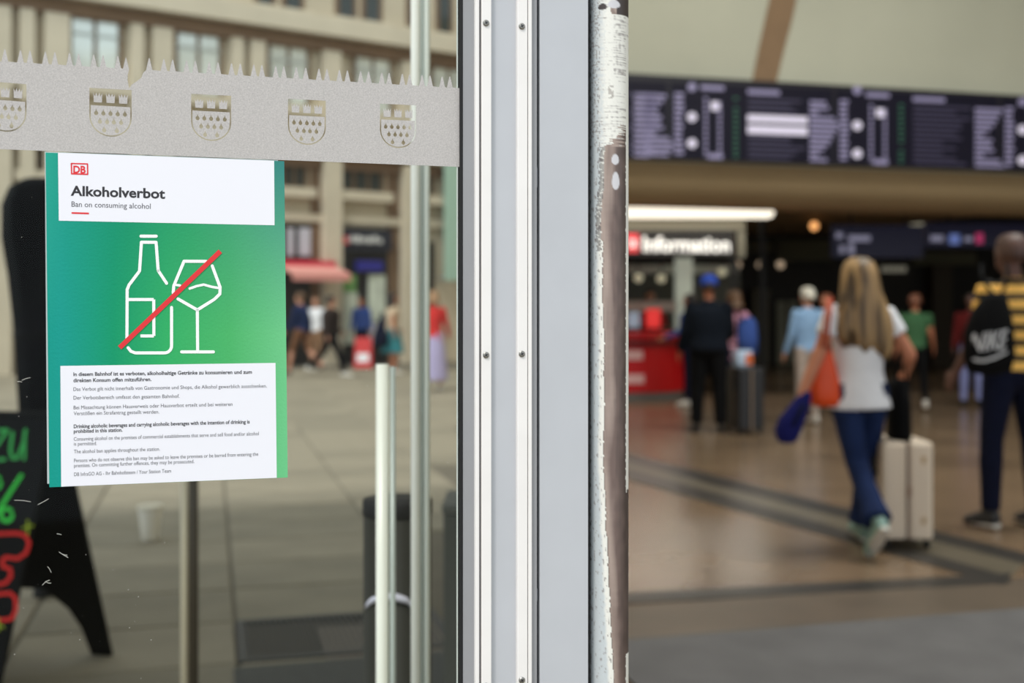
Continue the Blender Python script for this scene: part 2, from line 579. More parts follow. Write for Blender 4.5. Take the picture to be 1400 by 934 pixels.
# screws
def screw(u, v, r_px):
    c = PN(u, v, GN - 0.0203)
    r = r_px / F * c.y
    n = -W(0, 1, 0).normalized()
    ax = W(1, 0, 0).normalized(); az = Vector((0, 0, 1))
    b = MB()
    ring = lambda rr, h: [c + ax * (rr * math.cos(k * math.pi / 10)) + az * (rr * math.sin(k * math.pi / 10)) + n * h for k in range(20)]
    R = [ring(r, 0), ring(r, 0.0006), ring(r * 0.75, 0.0013), ring(r * 0.45, 0.0015)]
    vs = [p for q in R for p in q]
    fs = [(i * 20 + k, i * 20 + (k + 1) % 20, (i + 1) * 20 + (k + 1) % 20, (i + 1) * 20 + k) for i in range(3) for k in range(20)]
    fs.append(tuple(60 + k for k in range(20)))
    b.add(vs, fs)
    o = b.build('screw', M_steel, door)
    b = MB()
    for a in (0.5, 0.5 + math.pi / 2):
        d = ax * math.cos(a) + az * math.sin(a); e = ax * -math.sin(a) + az * math.cos(a)
        h = n * 0.0017
        b.add([c + h + d * r * .55 + e * r * .14, c + h - d * r * .55 + e * r * .14, c + h - d * r * .55 - e * r * .14, c + h + d * r * .55 - e * r * .14], [(0, 1, 2, 3)])
    b.build('screw_recess', M_ink, o)
for v in (-420, 31.5, 485.5, 938): screw(664.5, v, 4.4)
for v in (-418, 36, 484, 930): screw(713.5, v, 4.4)
# scuffs on the glass
b = MB()
pl_gl = lambda u, v: PN(u, v, GN - 0.0004)
rs = random.Random(3)
for (u, v, l, a) in ((20, 684, 22, 0.1), (52, 690, 16, -.5), (78, 730, 6, 0.2), (81, 755, 14, .55), (86, 758, 6, .2), (65, 775, 9, 1.0), (58, 800, 12, -.6), (62, 795, 8, .3), (30, 520, 12, -.3), (24, 522, 6, .1)):
    stroke(b, [(u, v), (u + l * .5 * math.cos(a), v + l * .5 * math.sin(a) + rs.uniform(-1.5, 1.5)), (u + l * math.cos(a), v + l * math.sin(a))], 0.8, pl_gl)
for k in range(46):
    u = rs.choice([rs.uniform(2, 60), rs.uniform(70, 250), rs.uniform(400, 620)]); v = rs.uniform(240, 930) if u < 60 or u > 390 else rs.uniform(680, 930)
    r = rs.uniform(0.3, 0.8)
    b.add([pl_gl(u + r * math.cos(q), v + r * math.sin(q)) for q in (0, 1.57, 3.14, 4.71)], [(0, 1, 2, 3)])
o = b.build('scuff_marks', mat('scuff', (190, 188, 180), 0.9), door); o['kind'] = 'stuff'

# worn tubular post at the door's closing edge
def paint_post():
    nn = GN + 0.004
    su, sv = SN(805.5, nn), SN(857.5, nn)
    cx, r = (su + sv) / 2, (sv - su) / 2
    root = thing('tubular_post', W(cx, nn, 0), 'round steel door post with peeling white paint and bare brown metal', 'post', rz=TH)
    VA = math.atan2(cx, nn)     # the side of the tube that faces the doorway
    z0, z1, rows, seg = 1.0, 1.76, 760, 120
    vs, fs, cols = [], [], []
    Z = [0.0, 0.5] + [z0 + (z1 - z0) * i / rows for i in range(rows + 1)] + [2.2, 2.75]
    fc = lambda rgb: Vector(lin(rgb))
    grey, white, brown, dkb, lb = fc((196, 202, 204)), fc((232, 230, 222)), fc((112, 94, 88)), fc((62, 52, 50)), fc((166, 148, 138))
    fc_mid, fc_drop = fc((140, 132, 130)), fc((206, 204, 208))
    def colour(q, z):
        t = 1.148   # depth of the post's face
        v = HZ + (CH - z) * F / t
        a = q       # 0 left rim .. 1 right rim across the visible face
        N = lambda x, y, q: noise.noise((a * x, v * y, q))
        n1, n2, n3 = N(9, .05, 1.0), N(16, .22, 5.0), N(6, .012, 9.0)
        hs = N(1.6, .75, 12.0) + .5 * N(3, 1.6, 14.0)          # brush-like streaks across the tube
        grain = N(45, .5, 2.0)
        if v < 24: bd = 0.60 + 0.3 * n1 + .12 * n2
        elif v < 160: bd = 1.2
        elif v < 203: bd = 0.55 + (203 - v) / 43 * 0.6 + 0.35 * hs
        else: bd = 0.36 + 0.06 * noise.noise((3.0, v * 0.006, 0.5)) + 0.03 * noise.noise((1.0, v * .03, .3)) + 0.02 * noise.noise((1.0, v * .2, .3)) + max(0, (v - 640) / 300) * 0.26 + max(0, 300 - v) / 100 * 0.09
        edge = abs(a - bd)
        mid = fc_mid
        if a < bd:
            if v < 203:
                c = grey.lerp(white, min(1, max(0, (a - 0.2 + .12 * n2) * 4)))
                c = c * (1 + .06 * grain)
                dirt = hs * .8 + n2 * .5 - .28
                if .62 < a < .93 and 24 < v < 110: dirt += .38
                if v > 150: dirt += .22
                if dirt > 0: c = c.lerp(mid, min(.8, dirt * 1.5))
                if .50 < a < .62 and abs(v - 130) < 9 and n2 > -.2: c = c.lerp(brown, .5)
                if a < .3 and N(26, .3, 20.0) > .22: c = c.lerp(mid, .75)
            else:
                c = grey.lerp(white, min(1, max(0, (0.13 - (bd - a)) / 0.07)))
                c = c * (1 + .05 * grain)
                sp = N(22, .12, 20.0) + .4 * N(50, .4, 21.0) + (.16 if v < 330 and a > .16 else 0)
                if sp > 0.34: c = c.lerp(mid, min(.8, (sp - .34) * 4))
                if v < 345 and bd - a < 0.13 + .05 * n2: c = c.lerp(dkb, .6 if N(14, .3, 7.0) > -.2 else .15)
            if a < .045 + .03 * max(0, N(1, .15, 33.0) + .2) * 2: c = c.lerp(dkb, .65)
        else:
            f = (a - bd) / max(0.05, 1 - bd)
            c = lb.lerp(brown, min(1, max(0, f * 2.4 - 0.15 + n3 * .6)))
            c = c.lerp(dkb, min(1, max(0, (f - 0.42) * 2.0 + n1 * 0.4)) * 0.85)
            c = c * (1 + .12 * N(30, .02, 3.0))
            if edge < 0.028 and v > 330: c = white.copy()
            elif edge < .05 and v > 330: c = c.lerp(dkb, .5)
            if 0.7 < a and v < 24: c = dkb.copy()
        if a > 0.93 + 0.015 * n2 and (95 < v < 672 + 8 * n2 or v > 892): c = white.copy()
        for (du, dv, rw, rh) in ((0.67, 222, .085, 6.5), (0.68, 252, .085, 11), (0.64, 12, .14, 5), (0.36, 15, .1, 4)):
            dd = ((a - du) / rw) ** 2 + ((v - dv) / (rh * (1.25 if v < dv else .8))) ** 2
            if dd < 1.3: c = c.lerp(fc_drop if du > .5 else dkb, min(1, (1.3 - dd) * 3))
        return c
    for z in Z:
        for k in range(seg):
            an = 2 * math.pi * k / seg
            p = W(cx + r * math.cos(an), nn - r * math.sin(an), z)
            vs.append(p)
            q = 0.5 + 0.5 * math.cos(an - VA)
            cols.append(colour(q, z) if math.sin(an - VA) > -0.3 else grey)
    for i in range(len(Z) - 1):
        for k in range(seg):
            k2 = (k + 1) % seg
            fs.append((i * seg + k, (i + 1) * seg + k, (i + 1) * seg + k2, i * seg + k2))
    fs.append(tuple(range(seg))); fs.append(tuple(reversed(range((len(Z) - 1) * seg, len(Z) * seg))))
    m = mat('peeling_paint', (255, 255, 255), 0.42)
    at = m.node_tree.nodes.new('ShaderNodeAttribute'); at.attribute_name = 'wear'
    m.node_tree.links.new(at.outputs['Color'], m.node_tree.nodes['Principled BSDF'].inputs['Base Color'])
    b = MB(); b.add(vs, fs)
    o = b.build('tube', m, root, smooth=True)
    ca = o.data.color_attributes.new('wear', 'FLOAT_COLOR', 'POINT')
    for i, c in enumerate(cols): ca.data[i].color = (c[0], c[1], c[2], 1)
    b = MB(); b.box(cx - r * 1.5, cx + r * 1.5, nn - r * 1.4, nn + r * 1.5, 0, 0.008)
    b.build('base_plate', M_dgrey, root)
paint_post()

# ------------------------------------------------------------------ silver film with spired edge and coats of arms
def film_band():
    off = 0.0009
    P = lambda u, v: PN(u, v, GN - off)
    topv = lambda u: 84.1 + 0.0585 * (u - 5)
    botv = lambda u: 204.0 + 0.0385 * u
    def to2(u, v):
        p = P(u, v); s, n = toS(p)
        return (s, p.z)
    outer = []
    spx = [-38, -26, -14, 6.6, 28, 41, 62, 75, 95, 107.5, 128, 141, 161, 172.5, 204, 224, 236, 255, 267, 286, 298, 316.5, 328.5, 347, 358, 377, 388, 405, 418, 436, 447, 464, 475, 493, 504, 522, 532, 550, 560, 577, 588, 604.5, 615]
    outer.append((-60, topv(-60)))
    for x in spx:
        w = 4.6 - 0.0012 * x
        h = 17.0 - 0.004 * x
        if x == 172.5:
            outer += [(x - w, topv(x)), (x - 0.4, topv(x) - h), (x + 4, topv(x) + 1), (174.6, 102), (174.4, 110), (176.6, 121), (180.5, 115.5), (188, 110.5), (193, 106.5), (196, 99), (199.5, 96.2)]
        else:
            outer += [(x - w, topv(x)), (x - 0.6, topv(x) - h), (x + 0.6, topv(x) - h), (x + w, topv(x))]
    outer += [(630, topv(630)), (630, botv(630)), (300, botv(300)), (-60, botv(-60))]
    loops = [outer]
    def shield(uL, uR, vTL, vTR, vB):
        hgt = vB - (vTL + vTR) / 2
        def Q(a, b):        # a across 0..1, b down 0..1
            sk = 1 + 0.0
            return (uL + (uR - uL) * a, vTL + (vTR - vTL) * a + hgt * b)
        def outl(ins):
            pts = [(ins, 0 + ins * (1 if ins == 0 else 0)), (1 - ins, 0)]
            for k in range(0, 13):
                an = math.pi * k / 12
                pts.append((0.5 + (0.5 - ins) * math.cos(an), 0.60 + (0.40 - ins * 0.9) * math.sin(an)))
            return pts
        full = outl(0.0)
        loops.append([Q(*p) for p in full])
        body = [(0.032, 0.36), (0.968, 0.36)]
        for k in range(0, 13):
            an = math.pi * k / 12
            body.append((0.5 + 0.468 * math.cos(an), 0.60 + 0.372 * math.sin(an)))
        loops.append([Q(*p) for p in body])
        for cx in (0.2, 0.5, 0.8):
            w = 0.105
            cr = [(cx - w * .92, 0.295), (cx - w, 0.10), (cx - w * .62, 0.17), (cx - w * .36, 0.095), (cx, 0.17), (cx + w * .36, 0.095), (cx + w * .62, 0.17), (cx + w, 0.10), (cx + w * .92, 0.295)]
            loops.append([Q(*p) for p in cr])
        for row, xs in ((0.50, (0.16, 0.33, 0.5, 0.67, 0.84)), (0.675, (0.25, 0.42, 0.58, 0.75)), (0.85, (0.35, 0.65))):
            for cx in xs:
                d = [(cx, row - 0.075), (cx + 0.016, row - 0.022)]
                for k in range(0, 9):
                    an = -math.pi * 0.3 + (math.pi * 1.6) * k / 8
                    d.append((cx + 0.05 * math.cos(an), row + 0.022 + 0.046 * math.sin(an)))
                d.append((cx - 0.016, row - 0.022))
                loops.append([Q(*p) for p in d])
    shield(-22, 36.2, 110.5, 115.2, 180.3)
    shield(122.2, 180.0, 120.0, 123.2, 187)
    shield(261.3, 316.0, 128.2, 131, 192.8)
    shield(393.7, 445.5, 135.0, 137.8, 198.2)
    shield(519.5, 568.7, 141.8, 144.0, 202.5)
    cu = bpy.data.curves.new('film', 'CURVE')
    cu.dimensions = '2D'
    cu.fill_mode = 'BOTH'
    for lp in loops:
        sp = cu.splines.new('POLY')
        sp.points.add(len(lp) - 1)
        for i, p in enumerate(lp):
            q = to2(*p)
            sp.points[i].co = (q[0] * 100, q[1] * 100, 0, 1)
        sp.use_cyclic_u = True
    tmp = bpy.data.objects.new('film', cu)
    COL.objects.link(tmp)
    bpy.context.view_layer.update()
    me = bpy.data.meshes.new_from_object(tmp.evaluated_get(bpy.context.evaluated_depsgraph_get()))
    pts = [(v.co.x / 100, v.co.y / 100) for v in me.vertices]
    fcs = [list(p.vertices) for p in me.polygons]
    bpy.data.objects.remove(tmp); bpy.data.meshes.remove(me)
    b = MB(); b.add([W(s, GN - off, z) for s, z in pts], fcs)
    o = b.build('window_film', M_film)
    tag(o, 'silver film band with spiked top edge and cut-out coats of arms on glass', 'window film')
    sol = o.modifiers.new('thickness', 'SOLIDIFY'); sol.thickness = 0.0004
film_band()

# ------------------------------------------------------------------ the poster
def poster():
    base = PN(227, 660, GN - 0.0016)
    root = thing('poster', base, 'green and white notice on glass with crossed-out bottle and wine glass', 'poster', rz=TH)
    D = 0.0016
    L = [D]
    def pl(k): return lambda u, v: PN(u, v, GN - D - 0.00012 * k)
    m = bpy.data.materials.new('poster_green'); m.use_nodes = True
    nt = m.node_tree; bs = nt.nodes['Principled BSDF']; bs.inputs['Roughness'].default_value = 0.38; bs.inputs['Specular IOR Level'].default_value = 0.2
    tc = nt.nodes.new('ShaderNodeTexCoord'); sp = nt.nodes.new('ShaderNodeSeparateXYZ')
    nt.links.new(tc.outputs['Object'], sp.inputs[0])
    def mapr(src, a, b2, c=0.0, d=1.0):
        n = nt.nodes.new('ShaderNodeMapRange'); n.inputs[1].default_value = a; n.inputs[2].default_value = b2; n.inputs[3].default_value = c; n.inputs[4].default_value = d
        nt.links.new(src, n.inputs[0]); return n.outputs[0]
    fx = mapr(sp.outputs['X'], -0.112, 0.112)
    fz = mapr(sp.outputs['Z'], 0.0, 0.30)
    def ramp(src, els):
        r = nt.nodes.new('ShaderNodeValToRGB'); e = r.color_ramp.elements
        e[0].position, e[0].color = els[0][0], (*lin(els[0][1]), 1)
        e[1].position, e[1].color = els[-1][0], (*lin(els[-1][1]), 1)
        for p, c in els[1:-1]:
            x = e.new(p); x.color = (*lin(c), 1)
        nt.links.new(src, r.inputs[0]); return r.outputs[0]
    low = ramp(fx, [(0.0, (6, 150, 132)), (0.10, (14, 152, 140)), (0.3, (8, 150, 104)), (0.5, (48, 172, 100)), (0.75, (74, 178, 104)), (1.0, (112, 198, 138))])
    top = ramp(fx, [(0.0, (44, 168, 150)), (0.12, (20, 152, 130)), (0.35, (4, 140, 106)), (0.6, (30, 146, 104)), (0.8, (58, 146, 120)), (1.0, (54, 128, 128))])  # greyish teal at the right end: reflected sheen put into the printed gradient
    mx = nt.nodes.new('ShaderNodeMix'); mx.data_type = 'RGBA'
    nt.links.new(mapr(fz, 0.45, 0.98), mx.inputs['Factor']); nt.links.new(low, mx.inputs['A']); nt.links.new(top, mx.inputs['B'])
    nt.links.new(mx.outputs['Result'], bs.inputs['Base Color'])
    nz = nt.nodes.new('ShaderNodeTexNoise'); nz.inputs['Scale'].default_value = 420; nt.links.new(tc.outputs['Object'], nz.inputs['Vector'])
    bp = nt.nodes.new('ShaderNodeBump'); bp.inputs['Strength'].default_value = 0.12; bp.inputs['Distance'].default_value = 0.002
    nt.links.new(nz.outputs['Fac'], bp.inputs['Height']); nt.links.new(bp.outputs[0], bs.inputs['Normal'])
    # backing sheet that shows along the left edge
    b = MB(); sheet(b, [(61.2, 207.5), (380, 219), (384, 640), (64.6, 661.5)], pl(-9)); b.build('backing_sheet', mat('backing_paper', (196, 204, 204), 0.7), root)
    # sheet with thickness
    Q = [(62.3, 208.6), (388.6, 220.4), (393.4, 653.0), (67.4, 666.3)]
    b = MB(); f, r = [pl(0)(*q) for q in Q], [pl(-6)(*q) for q in Q]
    b.hexa(f[3], f[2], r[2], r[3], f[0], f[1], r[1], r[0])
    b.build('sheet', m, root)
    b = MB(); sheet(b, [(79.3, 208.9), (374.8, 219.8), (375.4, 308), (80.4, 301.8)], pl(1)); b.build('header_panel', M_white, root)
    b = MB(); sheet(b, [(82.6, 500.4), (376.7, 496.3), (378.4, 653.4), (83.7, 665.5)], pl(1)); b.build('text_panel', M_white, root)
    p2 = pl(2)
    b = MB(); stroke(b, [(97.6, 223.6), (119.6, 224.2), (119.9, 238.4), (97.9, 237.6)], 1.9, p2, closed=True)
    put_text(b, 'DB', 100.2, 117.2, 236.4, 236.9, 9.8, p2, 0.035); b.build('logo', M_red, root)
    b = MB(); put_text(b, 'Alkoholverbot', 96.6, 225.8, 267.2, 271.4, 13.2, p2, 0.028); b.build('heading', M_ink, root)
    b = MB(); put_text(b, 'Ban on consuming alcohol', 97.8, 206, 282.6, 285.6, 7.4, p2); b.build('subheading', M_inkd, root)
    b = MB(); stroke(b, [(97.8, 291.2), (121.6, 291.9)], 2.4, p2, rnd=False); b.build('red_dash', M_red, root)
    lines = [
        (1, 'In diesem Bahnhof ist es verboten, alkoholhaltige Getränke zu konsumieren und zum', 100.3, 344.4, 514.2, 511.0),
        (1, 'direkten Konsum offen mitzuführen.', 100.3, 207, 522.6, 521.0),
        (0, 'Das Verbot gilt nicht innerhalb von Gastronomie und Shops, die Alkohol gewerblich ausschenken.', 100.4, 364.8, 534.6, 530.0),
        (0, 'Der Verbotsbereich umfasst den gesamten Bahnhof.', 100.5, 245.3, 546.4, 544.0),
        (0, 'Bei Missachtung können Hausverweis oder Hausverbot erteilt und bei weiteren', 100.6, 317.8, 559.8, 555.0),
        (0, 'Verstößen ein Strafantrag gestellt werden.', 100.7, 217.6, 567.8, 565.4),
        (1, 'Drinking alcoholic beverages and carrying alcoholic beverages with the intention of drinking is', 100.8, 341.4, 585.5, 579.0),
        (1, 'prohibited in this station.', 100.8, 167.4, 592.2, 590.2),
        (0, 'Consuming alcohol on the premises of commercial establishments that serve and sell food and/or alcohol', 100.9, 353.8, 602.8, 595.2),
        (0, 'is permitted.', 101, 132.4, 609.4, 608.6),
        (0, 'The alcohol ban applies throughout the station.', 101.1, 218.6, 620.0, 616.3),
        (0, 'Persons who do not observe this ban may be asked to leave the premises or be barred from entering the', 101.2, 353, 632.2, 623.2),
        (0, 'premises. On committing further offences, they may be prosecuted.', 101.2, 265.6, 639.2, 633.2),
        (0, 'DB InfraGO AG - Ihr Bahnhofsteam / Your Station Team', 101.3, 234, 651.2, 646.2)]
    for bold, t, u0, u1, v0, v1 in lines:
        b = MB(); put_text(b, t, u0, u1, v0, v1, 5.0, p2, 0.022 if bold else 0.0); b.build('text_line', M_ink if bold else M_inkd, root)
    def arc(cx, cy, r, a0, a1, n=7): return [(cx + r * math.cos(math.radians(a0 + (a1 - a0) * i / n)), cy + r * math.sin(math.radians(a0 + (a1 - a0) * i / n))) for i in range(n + 1)]
    b = MB(); w = 4.2
    stroke(b, [(192.8, 323), (213.6, 323)], w, p2)
    stroke(b, [(216.3, 370), (213.4, 331.4), (193.4, 331.2), (190.8, 370.6), (176.6, 389.5), (173.9, 396), (173.6, 463.5)], w, p2)
    stroke(b, [(216.3, 370), (227.8, 387.4)], w, p2)
    stroke(b, [(175.2, 475.6), (179, 480.4), (185, 482.6)] + arc(225, 473, 9.6, 90, 0) + [(234.6, 420.5)], w, p2)
    stroke(b, [(174, 409.6), (210.2, 409.6), (210.4, 459.4), (192, 459.4)], w, p2, rnd=False)
    b.build('bottle_icon', M_ico, root)
    b = MB()
    stroke(b, [(282, 357.4), (251.6, 357.2), (237.6, 391), (236.8, 400.5)], w, p2)
    stroke(b, [(290.2, 363.6), (301, 393), (300.6, 402), (293, 409.4), (269.8, 423.8), (243.4, 408.8)], w, p2)
    stroke(b, [(269.8, 424), (270.2, 480.6)], w, p2); stroke(b, [(248.4, 481.2), (291.8, 481.2)], w, p2)
    stroke(b, [(241.5, 389.8), (246.2, 390.4)], w * .8, p2); stroke(b, [(259.4, 394.6), (268.4, 391.4), (278.5, 389.2), (290, 392.4), (299, 393.8)], w * .8, p2)
    b.build('glass_icon', M_ico, root)
    b = MB(); stroke(b, [(301.2, 343.6), (163.6, 475.4)], 6.6, pl(4.5), rnd=False); b.build('slash', M_red, root)
poster()

# ------------------------------------------------------------------ the stone building across the plaza
FD = Vector((9.83, 6.6, 0)).normalized()
FN = Vector((FD.y, -FD.x, 0))           # out of the wall, to the plaza
F0 = Vector((-11.25, 25.0, 0))
def FT(u, off=0.0):                      # place along the wall seen at column u
    x = (u - 700.0) / F
    o = F0 + FN * off
    # (o + FD t) = k (x, 1)
    den = FD.x - x * FD.y
    return (x * o.y - o.x) / den
def FW(t, off, z): return F0 + FD * t + FN * off + Vector((0, 0, z))
def FZ(u, v):
    p = F0 + FD * FT(u)
    return CH - (v - HZ) / F * p.y
bld = thing('stone_building', FW(3, -3, 0), 'pale stone commercial building with tall curtained windows across the plaza', 'building', rz=math.atan2(FD.y, FD.x))
def fbox(name, m, t0, t1, o0, o1, z0, z1, par=bld):
    b = MB(); b.box(t0, t1, -o1, -o0, z0, z1, lambda a, n, z: FW(a, -n, z)); return b.build(name, m, par)
T0, T1 = -9.0, FT(733)
fbox('wall', M_stone, T0, T1, -6, 0, 0, 14.5)
z_corn = FZ(400, 36)
def cornice(zc, h, d):
    fbox('cornice', M_stone2, T0, T1, 0, d, zc - h * .35, zc + h * .5)
    fbox('cornice', M_stone_shade, T0, T1, 0, d * .45, zc - h, zc - h * .4)
cornice(z_corn, 0.55, 0.45)
cornice(FZ(480, 208), 0.5, 0.35)
fbox('plinth_band', M_stone2, T0, T1, 0, 0.12, FZ(480, 306) , FZ(480, 296))
def window(t0, t1, z0, z1, nx, m, par=bld, sill=True):
    w = fbox('window', M_stone_shade, t0 - .08, t1 + .08, 0, 0.02, z0 - .08, z1 + .08)
    pw = (t1 - t0) / nx
    for i in range(nx):
        fbox('pane', m, t0 + i * pw + .05, t0 + (i + 1) * pw - .05, 0.02, 0.05, z0, z1 - (z1 - z0) * .32, w)
        fbox('pane', m, t0 + i * pw + .05, t0 + (i + 1) * pw - .05, 0.02, 0.05, z1 - (z1 - z0) * .28, z1, w)
    fbox('frame', M_wframe, t0, t1, 0.02, 0.07, z1 - (z1 - z0) * .32, z1 - (z1 - z0) * .28, w)
    if sill: fbox('sill', M_stone2, t0 - .2, t1 + .2, 0.0, 0.28, z0 - .3, z0 - .06, w)
zt1 = FZ(400, 60); zt0 = FZ(400, 142)
for u0, u1 in ((-52, 8), (95, 163), (240, 300), (366, 420), (484, 533), (590, 634)):
    window(FT(u0), FT(u1), zt0, zt1, 2, M_pane)
for u in (-345, -200):
    window(FT(u), FT(u + 76), zt0, zt1, 2, M_pane)
zs0, zs1 = FZ(480, 25), FZ(480, 25) + 1.75
for u0, u1 in ((-120, -85), (-70, -35), (98, 126), (140, 168), (232, 258), (270, 296), (350, 373), (388, 412), (461, 484), (497, 519), (558, 576), (598, 616)):
    window(FT(u0), FT(u1), zs0, zs1, 1, M_pane_d)
zl0, zl1 = FZ(480, 259), FZ(480, 214)
for u0, u1, nx in ((-40, 0, 3), (30, 90, 3), (140, 200, 3), (240, 295, 3), (330, 352, 1), (386, 417, 2), (463, 522, 3), (570, 590, 1)):
    window(FT(u0), FT(u1), zl0, zl1, nx, M_pane_d)
for u0, u1 in ((-20, 12), (24, 44), (58, 92), (175, 192), (205, 232), (312, 328), (338, 358), (437, 461), (545, 566), (628, 645)):   # pilasters
    fbox('pilaster', M_stone2, FT(u0), FT(u1), 0, 0.32, 0, FZ(480, 222))
    fbox('pilaster', M_stone2, FT(u0), FT(u1), 0, 0.28, zt0 - .6, z_corn - .55)
for u0, u1 in ((424, 437), (529, 545), (78, 93)):
    fbox('shade_strip', M_stone_shade, FT(u0), FT(u1), 0, 0.04, 0, FZ(480, 222))  # shade beside the pilasters put into flat dark strips
# shops on the ground floor
M_shop = mat('shop_interior_dark', (26, 25, 26), 0.4)
M_sw = mat('shop_display_pale', (206, 214, 200), 0.5, 0, 0.2, 2)
M_sg = mat('shop_display_green', (112, 160, 92), 0.5, 0, 0.2, 2)
M_blue = mat('blue_panel', (44, 42, 140), 0.4)
M_lilac = mat('pale_blind', (196, 196, 208), 0.5)
def shop(u0, u1, vt, par=bld):
    return fbox('shopfront', M_shop, FT(u0), FT(u1), 0, 0.06, 0.0, FZ((u0 + u1) / 2, vt))
s1 = shop(462, 529, 312); s2 = shop(386, 424, 306); s3 = shop(568, 592, 330); s4 = shop(240, 300, 310); s5 = shop(100, 170, 318); s6 = shop(-60, -22, 318); s7 = shop(24, 60, 330)
def fp(par, m, u0, v0, u1, v1, o0=0.06, o1=0.12, name='display'):
    um = (u0 + u1) / 2
    return fbox(name, m, FT(u0), FT(u1), o0, o1, FZ(um, v1), FZ(um, v0), par)
fp(s2, M_lilac, 391, 312, 399, 350, name='blind'); fp(s2, M_lilac, 407, 312, 422, 350, name='blind')
fp(s1, mat('shop_sign', (34, 36, 50), 0.4), 463, 313, 530, 343, .06, .25, 'sign_board')
b = MB()
for i, (a, c) in enumerate(((472, 478), (480, 484), (486, 493), (495, 499), (501, 508), (510, 515), (517, 522))):
    t0, t1 = FT(a, .26), FT(c, .26); z0 = FZ(497, 333 - (i % 2)); 
    b.box(t0, t1, -.28, -.25, z0, z0 + .12 + .03 * (i % 3), lambda a, n, z: FW(a, -n, z))
b.build('sign_letters', mat('sign_white', (214, 214, 214), 0.5), s1)
fp(s1, M_red, 463.5, 324, 470, 334, .25, .28, 'sign_emblem')
fp(s1, M_blue, 484, 357, 519, 371, .06, .2, 'blue_panel')
fp(s1, M_sw, 468, 400, 486, 470); fp(s1, M_sg, 466, 376, 484, 400); fp(s1, M_sw, 502, 376, 524, 440); fp(s1, M_lilac, 503, 442, 522, 470)
fp(s5, M_sw, 110, 350, 135, 440); fp(s7, M_stone, 26, 420, 58, 470)
# awning
aw = thing('awning', FW(FT(410), .4, 2.2), 'red and pink shop awning on the stone building', 'awning', rz=math.atan2(FD.y, FD.x))
ta, tb = FT(372), FT(449)
za, zb_ = FZ(410, 357), FZ(410, 378)
b = MB(); b.hexa(FW(ta, .08, za - .16), FW(tb, .08, za - .16), FW(tb, .1, za), FW(ta, .1, za), FW(ta, .5, za - .16), FW(tb, .5, za - .16), FW(tb, .46, za), FW(ta, .46, za))
b.build('red_band', mat('awning_red', (190, 40, 62), 0.7), aw)
b = MB(); b.hexa(FW(ta, 1.3, zb_), FW(tb, 1.3, zb_), FW(tb, .5, za - .2), FW(ta, .5, za - .2), FW(ta, 1.3, zb_ + .05), FW(tb, 1.3, zb_ + .05), FW(tb, .5, za - .15), FW(ta, .5, za - .15))
b.build('canopy', mat('awning_pink', (226, 160, 150), 0.8), aw)
b = MB(); b.hexa(FW(ta, 1.28, zb_ - .14), FW(tb, 1.28, zb_ - .14), FW(tb, 1.32, zb_ - .14), FW(ta, 1.32, zb_ - .14), FW(ta, 1.28, zb_ + .03), FW(tb, 1.28, zb_ + .03), FW(tb, 1.32, zb_ + .03), FW(ta, 1.32, zb_ + .03))
b.build('valance', mat('awning_valance', (220, 150, 142), 0.8), aw)
# banner on the wall
bn = thing('wall_banner', FW(FT(612), .3, FZ(612, 384)), 'pale green upright banner on the facade beside the tall bright streak', 'banner', rz=math.atan2(FD.y, FD.x))
b = MB(); b.box(FT(598), FT(640), -.42, -.36, FZ(612, 384), FZ(612, 205), lambda a, n, z: FW(a, -n, z)); b.build('cloth', mat('banner_green', (172, 204, 188), 0.7), bn)
b = MB()
for z in (FZ(612, 384) + .05, FZ(612, 205) - .05): b.tube([FW(FT(600), .36, z), FW(FT(600), 0, z)], .03, 8)
b.build('bracket', M_dgrey, bn)

# ------------------------------------------------------------------ things on the plaza
M_streak = mat('streak_bright', (246, 246, 236), 0.3, 0.0)
M_flank = mat('streak_flank', (178, 186, 182), 0.35, 0.1)
def upright(par, name, u0, u1, Y, z0, z1, m):
    x0, x1 = plan(u0, Y), plan(u1, Y)
    b = MB(); b.tube([((x0 + x1) / 2, Y, z0), ((x0 + x1) / 2, Y, z1)], (x1 - x0) / 2, 20)
    return b.build(name, m, par, smooth=True)
# bollard
Yb = 2.25
xc, rb = plan(543.5, Yb), (plan(590, Yb) - plan(497, Yb)) / 2
bo = thing('bollard', (xc, Yb, 0), 'dark grey bollard with black top ring and white arc behind pale tubes', 'bollard')
zt = PY(543, 690, Yb).z
b = MB(); b.tube([(xc, Yb, 0), (xc, Yb, 0.03), (xc, Yb, 0.031), (xc, Yb, zt - .012)], [rb * 1.08, rb * 1.08, rb, rb], 32); b.build('body', mat('bollard_grey', (44, 44, 39), 0.5, 0.1, 0.08, 6, spec=.3), bo, smooth=True)
b = MB(); b.tube([(xc, Yb, zt - .02), (xc, Yb, zt - .016), (xc, Yb, zt + .008), (xc, Yb, zt + .012), (xc, Yb, zt + .012)], [rb * 1.0, rb * 1.025, rb * 1.025, rb, .001], 32); b.build('top_ring', M_rubber, bo, smooth=True)
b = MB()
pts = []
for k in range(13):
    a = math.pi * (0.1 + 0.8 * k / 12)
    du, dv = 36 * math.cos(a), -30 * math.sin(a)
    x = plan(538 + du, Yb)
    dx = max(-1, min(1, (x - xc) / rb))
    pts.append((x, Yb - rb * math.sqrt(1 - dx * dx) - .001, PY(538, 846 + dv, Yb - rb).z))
b.tube(pts, [.003 + .005 * math.sin(math.pi * k / 12) for k in range(13)], 8); b.build('arc_mark', mat('arc_white', (206, 206, 222), 0.5), bo, smooth=True)
